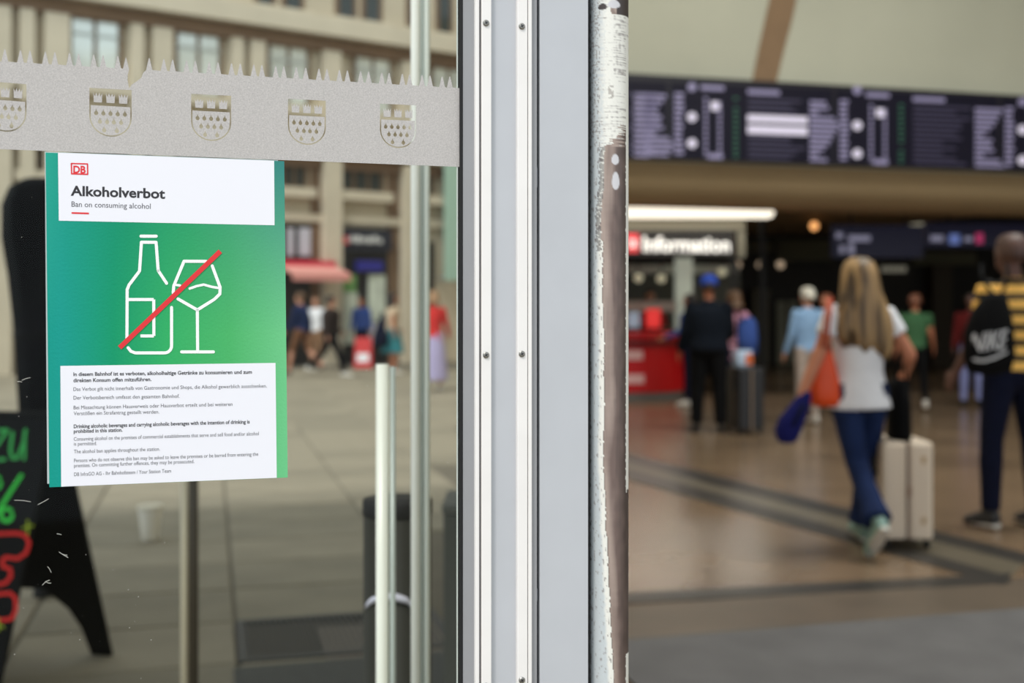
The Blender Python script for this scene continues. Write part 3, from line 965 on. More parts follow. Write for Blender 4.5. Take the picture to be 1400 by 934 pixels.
# bright streaks in front of it, highlight and darker flank put into tube colours
Yp = 1.8
sh = thing('short_streak', (plan(526, Yp), Yp, 0), 'short bright streak built as pale tubes before the dark bollard', 'post')
z1 = PY(526, 498, Yp).z
upright(sh, 'tube', 514, 531.5, Yp, 0.0, z1, M_streak); upright(sh, 'tube', 533, 541, Yp, 0.0, z1 - .004, M_flank)
b = MB(); b.wbox(plan(510, Yp), plan(545, Yp), Yp - .05, Yp + .05, 0, .012); b.build('base_plate', M_dgrey, sh)
tl = thing('tall_streak', (plan(576, Yp), Yp, 0), 'tall slender bright streak built as pale tubes beside the bollard', 'pole')
upright(tl, 'tube', 561.5, 575, Yp, 0.0, 3.6, mat('streak_white', (255, 255, 250), 0.3)); upright(tl, 'tube', 575, 580, Yp, 0.0, 3.6, M_flank); upright(tl, 'tube', 580, 588, Yp, 0, 3.6, mat('streak_mid', (228, 232, 226), .35, 0.0))
b = MB(); b.wbox(plan(560, Yp), plan(592, Yp), Yp - .05, Yp + .05, 0, .012); b.build('base_plate', M_dgrey, tl)
# dark utility cabinet
Yc = 3.75
cb = thing('utility_cabinet', (plan(640, Yc), Yc, 0), 'dark grey low utility cabinet close to the door frame', 'cabinet')
zc = PY(620, 690, Yc).z
b = MB(); b.wbox(plan(606, Yc), plan(668, Yc), Yc, Yc + .3, 0.03, zc - .03); b.build('body', mat('cabinet_grey', (84, 86, 82), .6), cb, bevel=.006)
b = MB(); b.wbox(plan(604, Yc), plan(670, Yc), Yc - .01, Yc + .31, zc - .03, zc); b.build('lid', mat('cabinet_lid', (96, 98, 94), .6), cb, bevel=.006)
b = MB(); b.wbox(plan(608, Yc), plan(666, Yc), Yc + .01, Yc + .29, 0, .03); b.build('plinth', M_rubber, cb)
# slender stand behind the poster
Yq = 3.3
st = thing('sign_stand', (plan(258, Yq), Yq, 0), 'slender stand with pale and dark upright behind the poster', 'stand')
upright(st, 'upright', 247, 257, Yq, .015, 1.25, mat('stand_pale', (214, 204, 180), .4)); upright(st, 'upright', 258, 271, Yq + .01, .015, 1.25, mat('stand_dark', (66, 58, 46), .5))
b = MB(); b.tube([(plan(258, Yq), Yq, 0), (plan(258, Yq), Yq, .012), (plan(258, Yq), Yq, .016)], [.15, .15, .13], 28); b.build('foot_disc', M_dgrey, st)
b = MB(); b.wbox(plan(225, Yq), plan(292, Yq), Yq - .004, Yq + .012, 1.22, 1.42); b.build('sign_plate', M_greyd, st)
# white bucket
c = G(205, 738)
bk = thing('bucket', c, 'small white tapered bucket standing on the pavement', 'bucket')
b = MB(); b.tube([c + Vector((0, 0, z)) for z in (0, .01, .20, .205)], [.045, .048, .07, .066], 24); b.build('pail', mat('bucket_white', (238, 232, 220), .5), bk, smooth=True)
b = MB(); b.tube([c + Vector((0, 0, z)) for z in (.19, .192, .207, .209)], [.071, .077, .077, .071], 24); b.build('rim', mat('bucket_rim', (226, 218, 200), .5), bk)

# A-frame chalk board
AX = Vector((-math.cos(math.radians(14)), math.sin(math.radians(14)), 0))      # along the hinge, away from the poster
AM = Vector((-AX.y * 1.0, AX.x, 0)); AM = AM if AM.y > 0 else -AM                # from front to back
ap = PY(79, 573, 4.28)
cbd = thing('chalk_board', (ap.x - .3, ap.y, 0), 'black A-frame chalk board with green and red lettering', 'sign board')
M_black = mat('chalkboard_black', (13, 13, 15), .6, spec=.12)
M_blackw = mat('board_side_black', (6, 6, 6), .6, spec=.1)
sf, sb = 0.33, 0.33      # how far front and back legs spread
top = ap.copy()
def bd(side, a, h):      # a: along the hinge (0 right .. .62), h: 0 top .. 1 bottom ; side -1 front, +1 back
    sp = (sf if side < 0 else sb)
    return top + AX * a + AM * (side * (0.02 + sp * h)) + Vector((0, 0, -top.z * h))
def slabq(name, m, side, poly, th=.018):
    b = MB(); k = len(poly)
    f = [bd(side, *p) + AM * (side * th / 2) for p in poly]; r = [bd(side, *p) - AM * (side * th / 2) for p in poly]
    b.add(f + r, [tuple(range(k)), tuple(reversed(range(k, 2 * k)))] + [(i, i + k, (i + 1) % k + k, (i + 1) % k) for i in range(k)])
    return b.build(name, m, cbd)
WB = .70
slabq('front_panel', M_black, -1, [(0, 0), (WB, 0), (WB, 1), (WB - .09, 1), (WB - .12, .93), (.12, .93), (.09, 1), (0, 1)])
slabq('back_panel', M_blackw, 1, [(0, 0), (WB, 0), (WB, 1), (WB - .09, 1), (WB - .11, .88), (WB - .15, .80), (WB - .24, .72), (.24, .72), (.15, .80), (.11, .88), (.09, 1), (0, 1)])
b = MB(); b.tube([top + AX * -.005 + Vector((0, 0, .004)), top + AX * (WB + .005) + Vector((0, 0, .004))], .022, 12); b.build('hinge_bar', M_blackw, cbd)
# chalk lettering: written on the front panel; each stroke is pixel -> panel plane
pn = (bd(-1, 1, 0) - bd(-1, 0, 0)).cross(bd(-1, 0, 1) - bd(-1, 0, 0)).normalized()
if pn.y > 0: pn = -pn
pp = bd(-1, 0, 0) + pn * .0125
def onb(u, v):
    d = Vector(((u - 700) / F, 1, -(v - HZ) / F)); o = Vector((0, 0, CH))
    return o + d * ((pp - o).dot(pn) / d.dot(pn))
M_cg = mat('chalk_green', (64, 190, 92), .8, 0, .15, 60); M_cg2 = mat('chalk_bright_green', (60, 226, 76), .8, 0, .1, 60); M_cr = mat('chalk_red', (236, 40, 36), .8, 0, .1, 60); M_cy = mat('chalk_yellow', (176, 196, 50), .8)
b = MB(); stroke(b, [(-22, 590), (10, 588), (-18, 630), (6, 628)], 4.6, onb); stroke(b, [(17, 592), (14, 616), (17, 627), (24, 626), (32, 606), (35, 588)], 4.6, onb); stroke(b, [(34, 590), (33, 628)], 4, onb); b.build('chalk_lettering', M_cg, cbd)
b = MB(); stroke(b, [(29, 650), (12, 676), (-6, 704)], 5.4, onb)
stroke(b, [(9 + 8 * math.cos(k * .7), 704 + 9 * math.sin(k * .7)) for k in range(9)], 5, onb); stroke(b, [(-8 + 9 * math.cos(k * .7), 660 + 10 * math.sin(k * .7)) for k in range(9)], 5, onb); b.build('chalk_lettering', M_cg2, cbd)
b = MB(); stroke(b, [(-30, 733), (0, 730), (22, 729), (34, 732), (40, 742), (36, 756), (24, 764), (8, 762), (3, 766), (4, 775), (14, 778), (15, 788), (8, 797), (-4, 800), (-20, 798)], 5.2, onb)
stroke(b, [(-30, 818), (0, 812), (14, 811), (21, 818), (22, 834), (16, 846), (4, 848), (-8, 846)], 5.2, onb); b.build('chalk_lettering', M_cr, cbd)
b = MB(); stroke(b, [(38, 712), (38, 730)], 2.4, onb); stroke(b, [(31, 722), (45, 719)], 2.4, onb); stroke(b, [(-2, 846), (-2, 862)], 2.6, onb); stroke(b, [(-7, 852), (5, 858)], 2.4, onb); b.build('chalk_star', M_cy, cbd)

# reflected figure built as a solid dark parasol behind the chalk board
cp = Vector((plan(63, 5.6), 5.6, 0))
pr = thing('reflected_silhouette', cp, 'reflected dark parasol with rounded top behind the chalk board', 'silhouette')
M_silh = mat('silhouette_black', (12, 12, 15), .8, spec=.1)
b = MB()
ztop = PY(66, 243, 5.6).z
R = [(ztop, .012), (ztop - .01, .10), (ztop - .05, .165), (ztop - .14, .195), (ztop - .30, .192), (ztop - .48, .165), (ztop - .75, .14), (ztop - 1.0, .13), (ztop - 1.15, .12), (ztop - 1.2, .06)]
seg = 32; vs = []; fs = []
for i, (z, r) in enumerate(R):
    for k in range(seg):
        a = 2 * math.pi * k / seg
        rr = r * (1 + .06 * math.cos(a * 8 + z * 2) * min(1, i / 4))
        vs.append(cp + Vector((rr * math.cos(a), rr * math.sin(a), z)))
for i in range(len(R) - 1):
    for k in range(seg): fs.append((i * seg + k, (i + 1) * seg + k, (i + 1) * seg + (k + 1) % seg, i * seg + (k + 1) % seg))
b.add(vs, fs); b.build('silhouette_body', M_silh, pr, smooth=True)
b = MB(); b.tube([cp + Vector((0, 0, .04)), cp + Vector((0, 0, ztop - 1.1))], .02, 14); b.build('pole', M_dgrey, pr)
b = MB(); b.tube([cp + Vector((0, 0, z)) for z in (0, .03, .045)], [.06, .06, .05], 24); b.build('silhouette_foot', M_rubber, pr)
b = MB(); b.tube([cp + Vector((0, 0, z)) for z in (ztop - .80, ztop - .79, ztop - .76, ztop - .75)], [.14, .15, .15, .14], 24); b.build('strap', M_blackw, pr)

# ------------------------------------------------------------------ departure board
bdz0, bdz1 = 3.385, 4.46
brd = thing('departure_board', W(SN(1128, BW - .1), BW - .15, bdz0), 'long dark departure board with rows of pale text on high wall', 'display board', rz=TH)
b = MB(); b.box(SN(806, BW), SN(1500, BW), BW - .22, BW - .005, bdz0, bdz1); b.build('housing', mat('board_housing', (24, 22, 34), .4), brd)
nb = BW - .224
M_scr = mat('board_screen', (22, 20, 36), .5, emit=0.08, spec=.2)
M_lil = mat('board_text_lilac', (138, 132, 166), .5, emit=0.22)
M_lil2 = mat('board_text_dim', (62, 58, 82), .5, emit=0.2)
M_grn = mat('board_text_green', (44, 92, 72), .5, emit=0.2)
M_brt = mat('board_text_bright', (200, 194, 214), .5, emit=0.4)
Pb = lambda k: (lambda u, v: PN(u, v, nb - .003 * k))
def tilt(u): return 0.045 * (u - 857)
rb_ = random.Random(11)
for mod in range(-1, 3):
    o0 = 226 * mod            # one display unit after another
    def R_(mbx, x0, x1, y0, y1, k=1):
        f = Pb(k)
        t = lambda x, y: f(x + o0, y + tilt(x + o0) * (1 - .25 * (y - 105) / 113))
        sheet(mbx, [t(x0, y1), t(x1, y1), t(x1, y0), t(x0, y0)], lambda *p: Vector(p)) if False else mbx.add([t(x0, y1), t(x1, y1), t(x1, y0), t(x0, y0)], [(0, 1, 2, 3)])
    if not (790 < 915 + o0 + 120 and 915 + o0 < 1490): continue
    b = MB(); R_(b, 917, 1138 if mod < 2 else 1060, 110, 215, .3); scr = b.build('screen', M_scr, brd)
    bl, b2, bg_, bb = MB(), MB(), MB(), MB()
    nr = 12
    ys = [124 + 7.3 * i for i in range(nr)]
    for i, y in enumerate(ys):
        R_(bl, 922, 922 + rb_.choice([10, 12, 13]), y, y + 4.4)
        R_(bl, 963, 963 + 4, y + 4, y + 9 if i < 11 else y + 6); 
        if i not in (0, 11): R_(bl, 982, 986, y + 3, y + 8)
        if rb_.random() < .85: R_(bg_, 1003, 1009, y + 2.5, y + 6)
        if mod == 0 and i in (3, 5): R_(bb, 1022, 1104, y + 4, y + 14 if i == 3 else y + 15.5)
        else:
            if not (mod == 0 and i in (4, 6)): R_(b2, 1023, 1023 + rb_.choice([58, 66, 72, 78, 40]), y + 3, y + 6)
        R_(bl, 1107, 1107 + [22, 26, 12, 34, 40, 38, 33, 30, 26, 20, 12, 24][(i + mod * 5) % 12], y + 3, y + 7.4)
    for (x, y, r) in ((946, 115, 6), (946, 156, 6.5), (946, 192, 6.5)):
        y += rb_.uniform(-6, 6) if mod else 0
        f = Pb(1); bb2 = bl if r < 6.2 else bb
        bb2.add([f(x + o0 + r * math.cos(q * math.pi / 5), y + tilt(x + o0) + r * math.sin(q * math.pi / 5)) for q in reversed(range(10))], [tuple(range(10))])
    R_(bl, 958, 990, 112, 118); R_(bl, 1022, 1066, 115, 121); R_(bb, 972, 984, 134, 146); R_(bl, 968, 988, 206, 213)
    for q_, m_ in ((bl, M_lil), (b2, M_lil2), (bg_, M_grn), (bb, M_brt)):
        if q_.v: q_.build('display_text', m_, brd)['kind'] = 'stuff'
    # the destination column left of the first unit repeats at the end of each
b = MB(); f = Pb(1)
for i in range(12):
    y = 127 + 7.5 * i; w = [34, 33, 34, 32, 33, 34, 31, 30, 24, 22, 28, 20][i]
    b.add([f(867, y + 4.6), f(867 + w, y + 5.8), f(867 + w, y + 1.2), f(867, y)], [(0, 1, 2, 3)])
b.build('display_text', M_lil, brd)['kind'] = 'stuff'

# ------------------------------------------------------------------ information booth
YI = 18.4
ib = thing('information_booth', (plan(960, YI + 1.5), YI + 1.5, 0), 'information booth with lit white roof edge and black sign', 'booth')
M_boothw = mat('booth_white', (206, 208, 198), .5); M_boothd = mat('booth_dark', (28, 27, 26), .5)
def pbox(name, m, par, u0, v0, u1, v1, Y, d, clampz=False, bevel=0.0):
    a, c = PY(u0, v1, Y), PY(u1, v0, Y)
    b = MB(); b.wbox(a.x, c.x, Y, Y + d, max(0.0, a.z), c.z); return b.build(name, m, par, bevel=bevel)
def rodx(name, m, par, u0, u1, v, Y, rpx):
    a, c = PY(u0, v, Y), PY(u1, v, Y); b = MB(); b.tube([a, c], rpx / F * Y, 14); return b.build(name, m, par, smooth=True)
pbox('roof_light', mat('lit_roof_edge', (255, 246, 226), .5, emit=1.1), ib, 800, 283, 1060, 297.5, YI, .25, bevel=.08)
pbox('roof', M_boothd, ib, 800, 278, 1064, 283, YI, 3.2)
pbox('fascia', mat('booth_fascia', (150, 146, 130), .5), ib, 800, 300, 1018, 314, YI + .25, .3)
sg = pbox('sign', M_boothd, ib, 800, 315, 1004, 352, YI + .1, .12)
pbox('side_post', mat('booth_post', (142, 140, 124), .5), ib, 1008, 300, 1019, 352, YI + .3, .2)
b = MB(); f = lambda u, v: PY(u, v, YI + .09)
put_text(b, 'Information', 879, 998, 343.5, 344.5, 20, f, .03); b.build('sign_lettering', mat('sign_letters_lit', (236, 236, 232), .5, emit=.55), sg)
b = MB(); sheet(b, [(857, 345), (873, 345), (873, 320), (857, 320)], lambda u, v: PY(u, v, YI + .092)); b.build('sign_emblem', mat('emblem_red', (214, 70, 76), .5, emit=.4), sg)
b = MB(); put_text(b, 'DB', 859, 871, 338, 338, 10, lambda u, v: PY(u, v, YI + .088), .03); b.build('emblem_lettering', mat('emblem_white', (250, 220, 220), .5, emit=.5), sg)
pbox('booth_column', mat('booth_column_lit', (214, 222, 204), .5, emit=.22), ib, 926, 346, 947, 452, YI + 1.9, .35)
pbox('booth_column', M_boothd, ib, 1040, 283, 1046, 545, YI + 2.9, .12)
pbox('booth_column', M_boothd, ib, 1000, 352, 1008, 545, YI + .4, .12)
pbox('shelf', M_boothw, ib, 800, 362, 1010, 374, YI + 2.4, .3)
pbox('back_panel', mat('booth_back', (96, 98, 90), .6), ib, 800, 374, 1012, 470, YI + 2.9, .1)
pbox('desk', M_boothw, ib, 800, 412, 925, 426, YI + 1.2, .5)
for u, v in ((873, 380), (904, 381), (987, 372)):
    b = MB(); b.ell(PY(u, v, YI + 1.6), .08, .08, .08); b.build('lamp', mat('booth_lamp', (226, 222, 190), .5, emit=.25), ib, smooth=True)
    a = PY(u, v, YI + 1.6); b = MB(); b.tube([a + Vector((0, 0, .1)), Vector((a.x, a.y, PY(0, 283, YI).z))], .012, 6); b.build('lamp_cord', M_boothd, ib)
# red counter
YC = 18.5; rc = 1.0
cc = Vector((plan(937, YC) - rc, YC + .1, 0))
ct = thing('service_counter', cc, 'curved red service counter with pale plates before the information booth', 'counter')
def drum(name, m, z0, z1, r, par=ct, seg=40, smooth=True):
    b = MB(); b.tube([cc + Vector((0, 0, z0)), cc + Vector((0, 0, z0 + .002)), cc + Vector((0, 0, z1 - .002)), cc + Vector((0, 0, z1))], [r - .002, r, r, r - .002], seg); return b.build(name, m, par)
M_cred = mat('counter_red', (206, 14, 22), .35)
drum('base', mat('counter_base', (120, 116, 112), .5), 0, .13, rc - .03); drum('body', M_cred, .13, .86, rc); drum('rim', mat('counter_dark_red', (120, 20, 22), .4), .86, .95, rc + .06); drum('top', M_cred, .95, 1.06, rc + .03)
for v, w in ((478, 24), (512, 26)):
    b = MB()
    for k in range(10):
        pass
    pts = []
    for k in range(9):
        x = plan(846 + w * k / 8 + 10, YC - rc); dx = (x - cc.x) / (rc + .006)
        pts.append((x, cc.y - (rc + .006) * math.sqrt(max(0, 1 - dx * dx))))
    z = 1.06 * (544 - v) / 98; h = .07
    b.add([(x, y, z - h) for x, y in pts] + [(x, y, z + h) for x, y in pts], [(i, i + 1, i + 10, i + 9) for i in range(8)])
    b.build('name_plate', mat('plate_pink', (244, 196, 196), .5), ct)
def monitor(u, v0, v1, w, m, label):
    p = PY(u, 447, YC + .2); h = PY(u, v0, YC + .2).z - PY(u, v1, YC + .2).z
    t = thing('monitor', (p.x, p.y, 1.06), label, 'monitor')
    b = MB(); b.wbox(p.x - .1, p.x + .1, p.y - .07, p.y + .07, 1.06, 1.075); b.build('foot', M_boothd, t)
    b = MB(); b.wbox(p.x - .02, p.x + .02, p.y, p.y + .03, 1.075, 1.2); b.build('stem', M_boothd, t)
    b = MB(); b.wbox(p.x - w / 2, p.x + w / 2, p.y - .03, p.y, 1.12, 1.12 + h); b.build('screen', m, t, bevel=.01)
monitor(893, 424, 450, .24, mat('screen_red', (226, 60, 58), .4, emit=.35), 'small red screen standing on the curved red counter')
monitor(866, 427, 448, .2, mat('screen_blue', (150, 176, 196), .4, emit=.25), 'small pale blue screen standing on the curved red counter')

# ------------------------------------------------------------------ the dark passage: hanging signs, shopfronts, lamps
M_navy = mat('navy_sign', (26, 26, 58), .4, emit=.12)
def hang_sign(u0, v0, u1, v1, Y, label, marks):
    a = PY(u0, v1, Y)
    t = thing('hanging_sign', (PY((u0 + u1) / 2, v1, Y).x, Y, a.z), label, 'sign')
    pb = pbox('panel', M_navy, t, u0, v0, u1, v1, Y, .15)
    for i, (x0, y0, x1, y1, m) in enumerate(marks):
        b = MB(); sheet(b, [(x0, y1), (x1, y1), (x1, y0), (x0, y0)], lambda u, v: PY(u, v, Y - .006)); b.build('pictogram', m, pb)
    for u in (u0 + (u1 - u0) * .2, u0 + (u1 - u0) * .8):
        p = PY(u, v0, Y + .07); b = MB(); b.tube([p, Vector((p.x, p.y, zb))], .02, 6); b.build('hanger', M_boothd, t)
m_w = mat('sign_pale', (150, 150, 176), .5, emit=.35); m_b = mat('sign_blue', (110, 130, 196), .5, emit=.4); m_p = mat('sign_pink', (190, 60, 110), .5, emit=.4)
hang_sign(1139, 308, 1262, 352, 19.5, 'navy hanging sign with white arrow lettering above the long-haired walker', [(1143, 318, 1152, 326, m_w), (1160, 322, 1190, 330, m_w), (1148, 336, 1155, 346, m_w), (1160, 333, 1168, 348, m_w)])
hang_sign(1266, 305, 1420, 338, 20.0, 'navy hanging sign with blue and pink round symbols', [(1272, 322, 1290, 330, m_w), (1298, 320, 1312, 334, m_b), (1318, 324, 1330, 330, m_w), (1334, 319, 1344, 333, m_p)])
bs_ = thing('shopfront', (plan(1200, 29), 29.5, 0), 'dark row of shop fronts at the back of the hall', 'shopfront')
M_sh1 = mat('shop_dark_brown', (30, 24, 18), .6, 0, .2, 1); M_sh2 = mat('shop_olive_band', (92, 88, 66), .6, 0, .1, 1); M_sh3 = mat('shop_pale_blind', (150, 150, 132), .6, 0, .1, 2)
pbox('front_wall', M_sh1, bs_, 1000, 296, 1420, 520, 29.5, .3)
pbox('band', M_sh2, bs_, 1062, 328, 1140, 356, 29.3, .2); pbox('band', M_sh2, bs_, 1250, 345, 1335, 362, 29.3, .2); pbox('band', M_sh2, bs_, 1010, 330, 1058, 344, 29.3, .2)
pbox('pillar', mat('passage_pillar', (62, 50, 36), .6), bs_, 1276, 362, 1302, 505, 28.9, .6); pbox('pillar', mat('passage_pillar_pale', (96, 90, 74), .6), bs_, 1030, 395, 1052, 500, 28.9, .4)
for u in (1036, 1062, 1078):
    pbox('blind', M_sh3, bs_, u, 412, u + 13, 498, 29.25, .05)
pbox('logo_strip', mat('shop_logo_red', (196, 70, 60), .5, emit=.4), bs_, 1202, 301, 1216, 312, 29.2, .1); pbox('logo_strip', mat('shop_logo_green', (90, 140, 90), .5, emit=.35), bs_, 1218, 301, 1232, 311, 29.2, .1); pbox('logo_strip', mat('shop_logo_pale', (190, 184, 160), .5, emit=.4), bs_, 1246, 300, 1262, 312, 29.2, .1)
b = MB()
for i in range(5): 
    a, c = PY(1206 + i * 7, 372, 29.15), PY(1211 + i * 7, 364, 29.15); b.wbox(a.x, c.x, 29.15, 29.2, a.z, c.z)
b.build('shop_letters', mat('shop_letters', (150, 146, 130), .5, emit=.3), bs_)
def spot(u, v, Y, m, lab='small pale spotlight over the back shop fronts'):
    p = PY(u, v, Y); zs_ = zb - .004
    t = thing('downlight', (p.x, p.y, p.z), lab, 'lamp', 'spotlights over the shop fronts' if v > 320 else None)
    b = MB(); b.ell(p, .09, .06, .09, 12, 7); b.build('bulb', m, t, smooth=True)
    b = MB(); b.tube([p + Vector((0, 0, .085)), Vector((p.x, p.y, zs_))], .012, 6); b.build('stem', M_boothd, t)
m_sp = mat('spot_warm', (255, 180, 110), .5, emit=1.0); m_sp2 = mat('spot_soft', (226, 200, 170), .5, emit=.35)
for u, v, m in ((1113, 309, m_sp), (1008, 362, m_sp2), (1040, 362, m_sp2), (1067, 362, m_sp2)): spot(u, v, 24.0 if v < 320 else 26.0, m, *(['warm orange spotlight hanging under the dark passage ceiling'] if v < 320 else []))

# ------------------------------------------------------------------ people
def smooth_remesh(mb, vox, mats, name, parent, it=4):
    me = bpy.data.meshes.new(name)
    inv = MATS[parent.name].inverted()
    me.from_pydata([tuple(inv @ p) for p in mb.v], [], mb.f)
    tmp = bpy.data.objects.new(name, me); COL.objects.link(tmp)
    r = tmp.modifiers.new('r', 'REMESH'); r.mode = 'VOXEL'; r.voxel_size = vox
    sm = tmp.modifiers.new('s', 'SMOOTH'); sm.iterations = it; sm.factor = 0.5
    bpy.context.view_layer.update()
    out = bpy.data.meshes.new_from_object(tmp.evaluated_get(bpy.context.evaluated_depsgraph_get()))
    out.name = name
    # material of the nearest source face
    bv = BVHTree.FromPolygons([inv @ p for p in mb.v], mb.f)
    out.materials.clear()
    for m in mats: out.materials.append(m)
    for p in out.polygons:
        p.material_index = mb.mi[bv.find_nearest(p.center)[2]]
        p.use_smooth = True
    bpy.data.objects.remove(tmp); bpy.data.meshes.remove(me)
    o = bpy.data.objects.new(name, out); COL.objects.link(o); o.parent = parent
    MATS[o.name] = MATS[parent.name]
    return o

SKIN = mat('skin', (206, 150, 124), .55, 0, .05, 20)
SKIN2 = mat('skin_tanned', (190, 122, 92), .55, 0, .05, 20)
SKIN3 = mat('skin_brown', (98, 66, 58), .5, 0, .05, 20)
M_eye = mat('eye_dark', (30, 24, 22), .3)

class FineMB(MB):
    """tubes with close rings, so that each patch of cloth or skin keeps its own border"""
    def tube(self, pts, rad, seg=10, **kw):
        pts = [Vector(p) for p in pts]
        pr = lambda q: q if isinstance(q, (list, tuple)) else (q, q)
        rd = [pr(q) for q in (rad if isinstance(rad, list) else [rad] * len(pts))]
        P2, R2 = [pts[0]], [rd[0]]
        for i in range(len(pts) - 1):
            n = max(1, int(math.ceil((pts[i + 1] - pts[i]).length / 0.022)))
            for j in range(1, n + 1):
                t = j / n
                P2.append(pts[i].lerp(pts[i + 1], t)); R2.append((rd[i][0] + (rd[i + 1][0] - rd[i][0]) * t, rd[i][1] + (rd[i + 1][1] - rd[i][1]) * t))
        return MB.tube(self, P2, R2, max(seg, 16), **kw)

def person(loc, face, H, label, top, legs, shoe, hair, skin=SKIN, la=(0, 0), ra=(0, 0), arms=((0, 8, 12), (0, 8, 12)), lean=0, female=False, sleeve='long', vox=.014,
           hairlen=0.0, cap=None, shorts=False, skirt=None, flare=0.0, bulk=1.0, yaw_head=0, group=None, feet=None, sole=None):
    """la/ra: (thigh forward, knee bend) in degrees; arms: left/right (forward, outward, elbow). local: x right, y forward"""
    t = thing('person', loc, label, 'person', group, rz=face)
    k = H / 1.75
    Mx = MATS[t.name]
    T = lambda p: Mx @ (Vector(p) * k)
    mats = [skin, top, legs, shoe, hair, sole or shoe]
    b = FineMB()
    rad = math.radians
    hipz, th, sh = .92, .42, .43
    # lowest foot stands on the ground
    def legpts(side, thigh, knee, abd=2):
        a = rad(thigh); kb = rad(thigh - knee)
        hip = Vector((side * .092, 0, hipz))
        kn = hip + Vector((side * math.sin(rad(abd)) * th, math.sin(a) * th, -math.cos(a) * th))
        an = kn + Vector((side * .01, math.sin(kb) * sh, -math.cos(kb) * sh))
        return hip, kn, an, kb
    L = [legpts(-1, *la), legpts(1, *ra)]
    footp = []
    for i, (hip, kn, an, kb) in enumerate(L):
        pitch = 0
        if feet and feet[i] is not None: pitch = rad(feet[i])
        fwd = Vector((0, math.cos(pitch), math.sin(pitch))); up = Vector((0, -math.sin(pitch), math.cos(pitch)))
        side = -1 if i == 0 else 1
        heel = an - fwd * .05 - up * .055; toe = an + fwd * .185 - up * .066 + Vector((side * .02, 0, 0))
        footp.append((heel, toe, up, fwd))
    low = min(min(h.z - .03 - .0 * k, t_.z - .028) for h, t_, _, _ in footp)
    dz = -low
    sft = Vector((0, 0, dz))
    ln = rad(lean)
    def up_(p):              # lean of the upper body about the hips
        p = Vector(p); d = p - Vector((0, 0, hipz))
        return Vector((p.x, d.y * math.cos(ln) + d.z * math.sin(ln), hipz + d.z * math.cos(ln) - d.y * math.sin(ln))) + sft
    hp = .172 if female else .160; ws = .125 if female else .150; cs = .150 if female else .176; shw = .165 if female else .190
    # trousers or skirt
    bl = bulk
    for i, (hip, kn, an, kb) in enumerate(L):
        hip, kn, an = hip + sft, kn + sft, an + sft
        mid = hip.lerp(kn, .5); cal = kn.lerp(an, .3); c2 = kn.lerp(an, .7)
        b.tube([T(hip + Vector((0, 0, .05))), T(hip), T(mid), T(kn)], [k * .088 * bl, k * .092 * bl, k * .078 * bl, k * .062 * bl], 14, mi=0 if (shorts or skirt) and False else 2)
        if shorts:
            b.tube([T(kn + (hip - kn) * .02), T(cal), T(c2), T(an)], [k * .052, k * .055, k * .042, k * .036], 12, mi=0)
        elif skirt:
            b.tube([T(kn), T(cal), T(c2), T(an)], [k * .05, k * .05, k * .04, k * .034], 12, mi=0)
        else:
            e = an.lerp(kn, .06)
            b.tube([T(kn + (hip - kn) * .05), T(cal), T(c2), T(e)], [k * .062 * bl, k * .062 * bl, k * (.054 + flare * .5) * bl, k * (.052 + flare) * bl], 14, mi=2)
        heel, toe, upv, fwd = footp[i]
        heel, toe = heel + sft, toe + sft
        m1 = heel.lerp(toe, .35); m2 = heel.lerp(toe, .75)
        b.tube([T(heel - fwd * .012 + upv * .012), T(heel + upv * .02), T(m1 + upv * .028), T(m2 + upv * .008), T(toe + upv * .0), T(toe + fwd * .02)], [k * .022, (k * .038, k * .05), (k * .042, k * .052), (k * .047, k * .036), (k * .036, k * .024), k * .012], 12, ref=(1, 0, 0), mi=3)
        b.tube([T(heel - fwd * .014 - upv * .018), T(heel.lerp(toe, .5) - upv * .016), T(toe + fwd * .016 - upv * .012)], [(k * .036, k * .012), (k * .044, k * .012), (k * .034, k * .012)], 10, ref=(1, 0, 0), mi=5)
        b.tube([T(heel + fwd * .045 + upv * .01), T(an + Vector((0, 0, .03)))], [k * .042, k * .036], 10, mi=3 if not (shorts or skirt) else 0)
    if skirt:
        b.tube([T(up_((0, 0, 1.02))), T(Vector((0, 0, .9)) + sft), T(Vector((0, 0, .62)) + sft), T(Vector((0, .0, skirt)) + sft)], [(k * .14, k * .11), (k * .18, k * .14), (k * .22, k * .19), (k * .26, k * .23)], 20, ref=(1, 0, 0), mi=2)
    # pelvis and torso
    b.tube([T(up_((0, 0, .80))), T(up_((0, 0, .84))), T(up_((0, -.008, .92))), T(up_((0, -.005, 1.0)))], [(k * .05, k * .05), (k * .12 * bl, k * .09 * bl), (k * hp * bl, k * .12 * bl), (k * (hp - .01) * bl, k * .112 * bl)], 18, ref=(1, 0, 0), mi=2)
    hem = .85 if female else .93
    b.tube([T(up_((0, 0, hem - .005))), T(up_((0, 0, hem))), T(up_((0, 0, 1.08))), T(up_((0, .005, 1.24))), T(up_((0, 0, 1.37))), T(up_((0, -.01, 1.445))), T(up_((0, -.01, 1.49)))],
           [(k * .05, k * .05), (k * (hp + .016) * bl, k * (.142 if female else .130) * bl), (k * (ws + .012) * bl, k * .112 * bl), (k * cs * bl, k * .122 * bl), (k * (cs + .008) * bl, k * .108 * bl), (k * (shw - .04), k * .078), (k * .06, k * .055)], 20, ref=(1, 0, 0), mi=1)
    # neck and head
    b.tube([T(up_((0, -.012, 1.44))), T(up_((0, 0, 1.54))), T(up_((0, .012, 1.58)))], [k * .056, k * .052, k * .052], 12, mi=0)
    hc = up_((0, .018, 1.635)); yh = rad(yaw_head)
    HR = Matrix.Rotation(yh, 3, 'Z')
    hT = lambda x, y, z: T(hc + HR @ Vector((x, y, z)))
    fr3 = (Mx.to_3x3() @ HR)
    b.ell(hT(0, -.008, .025), k * .077, k * .096, k * .092, 18, 12, mi=0, rot=fr3)          # skull
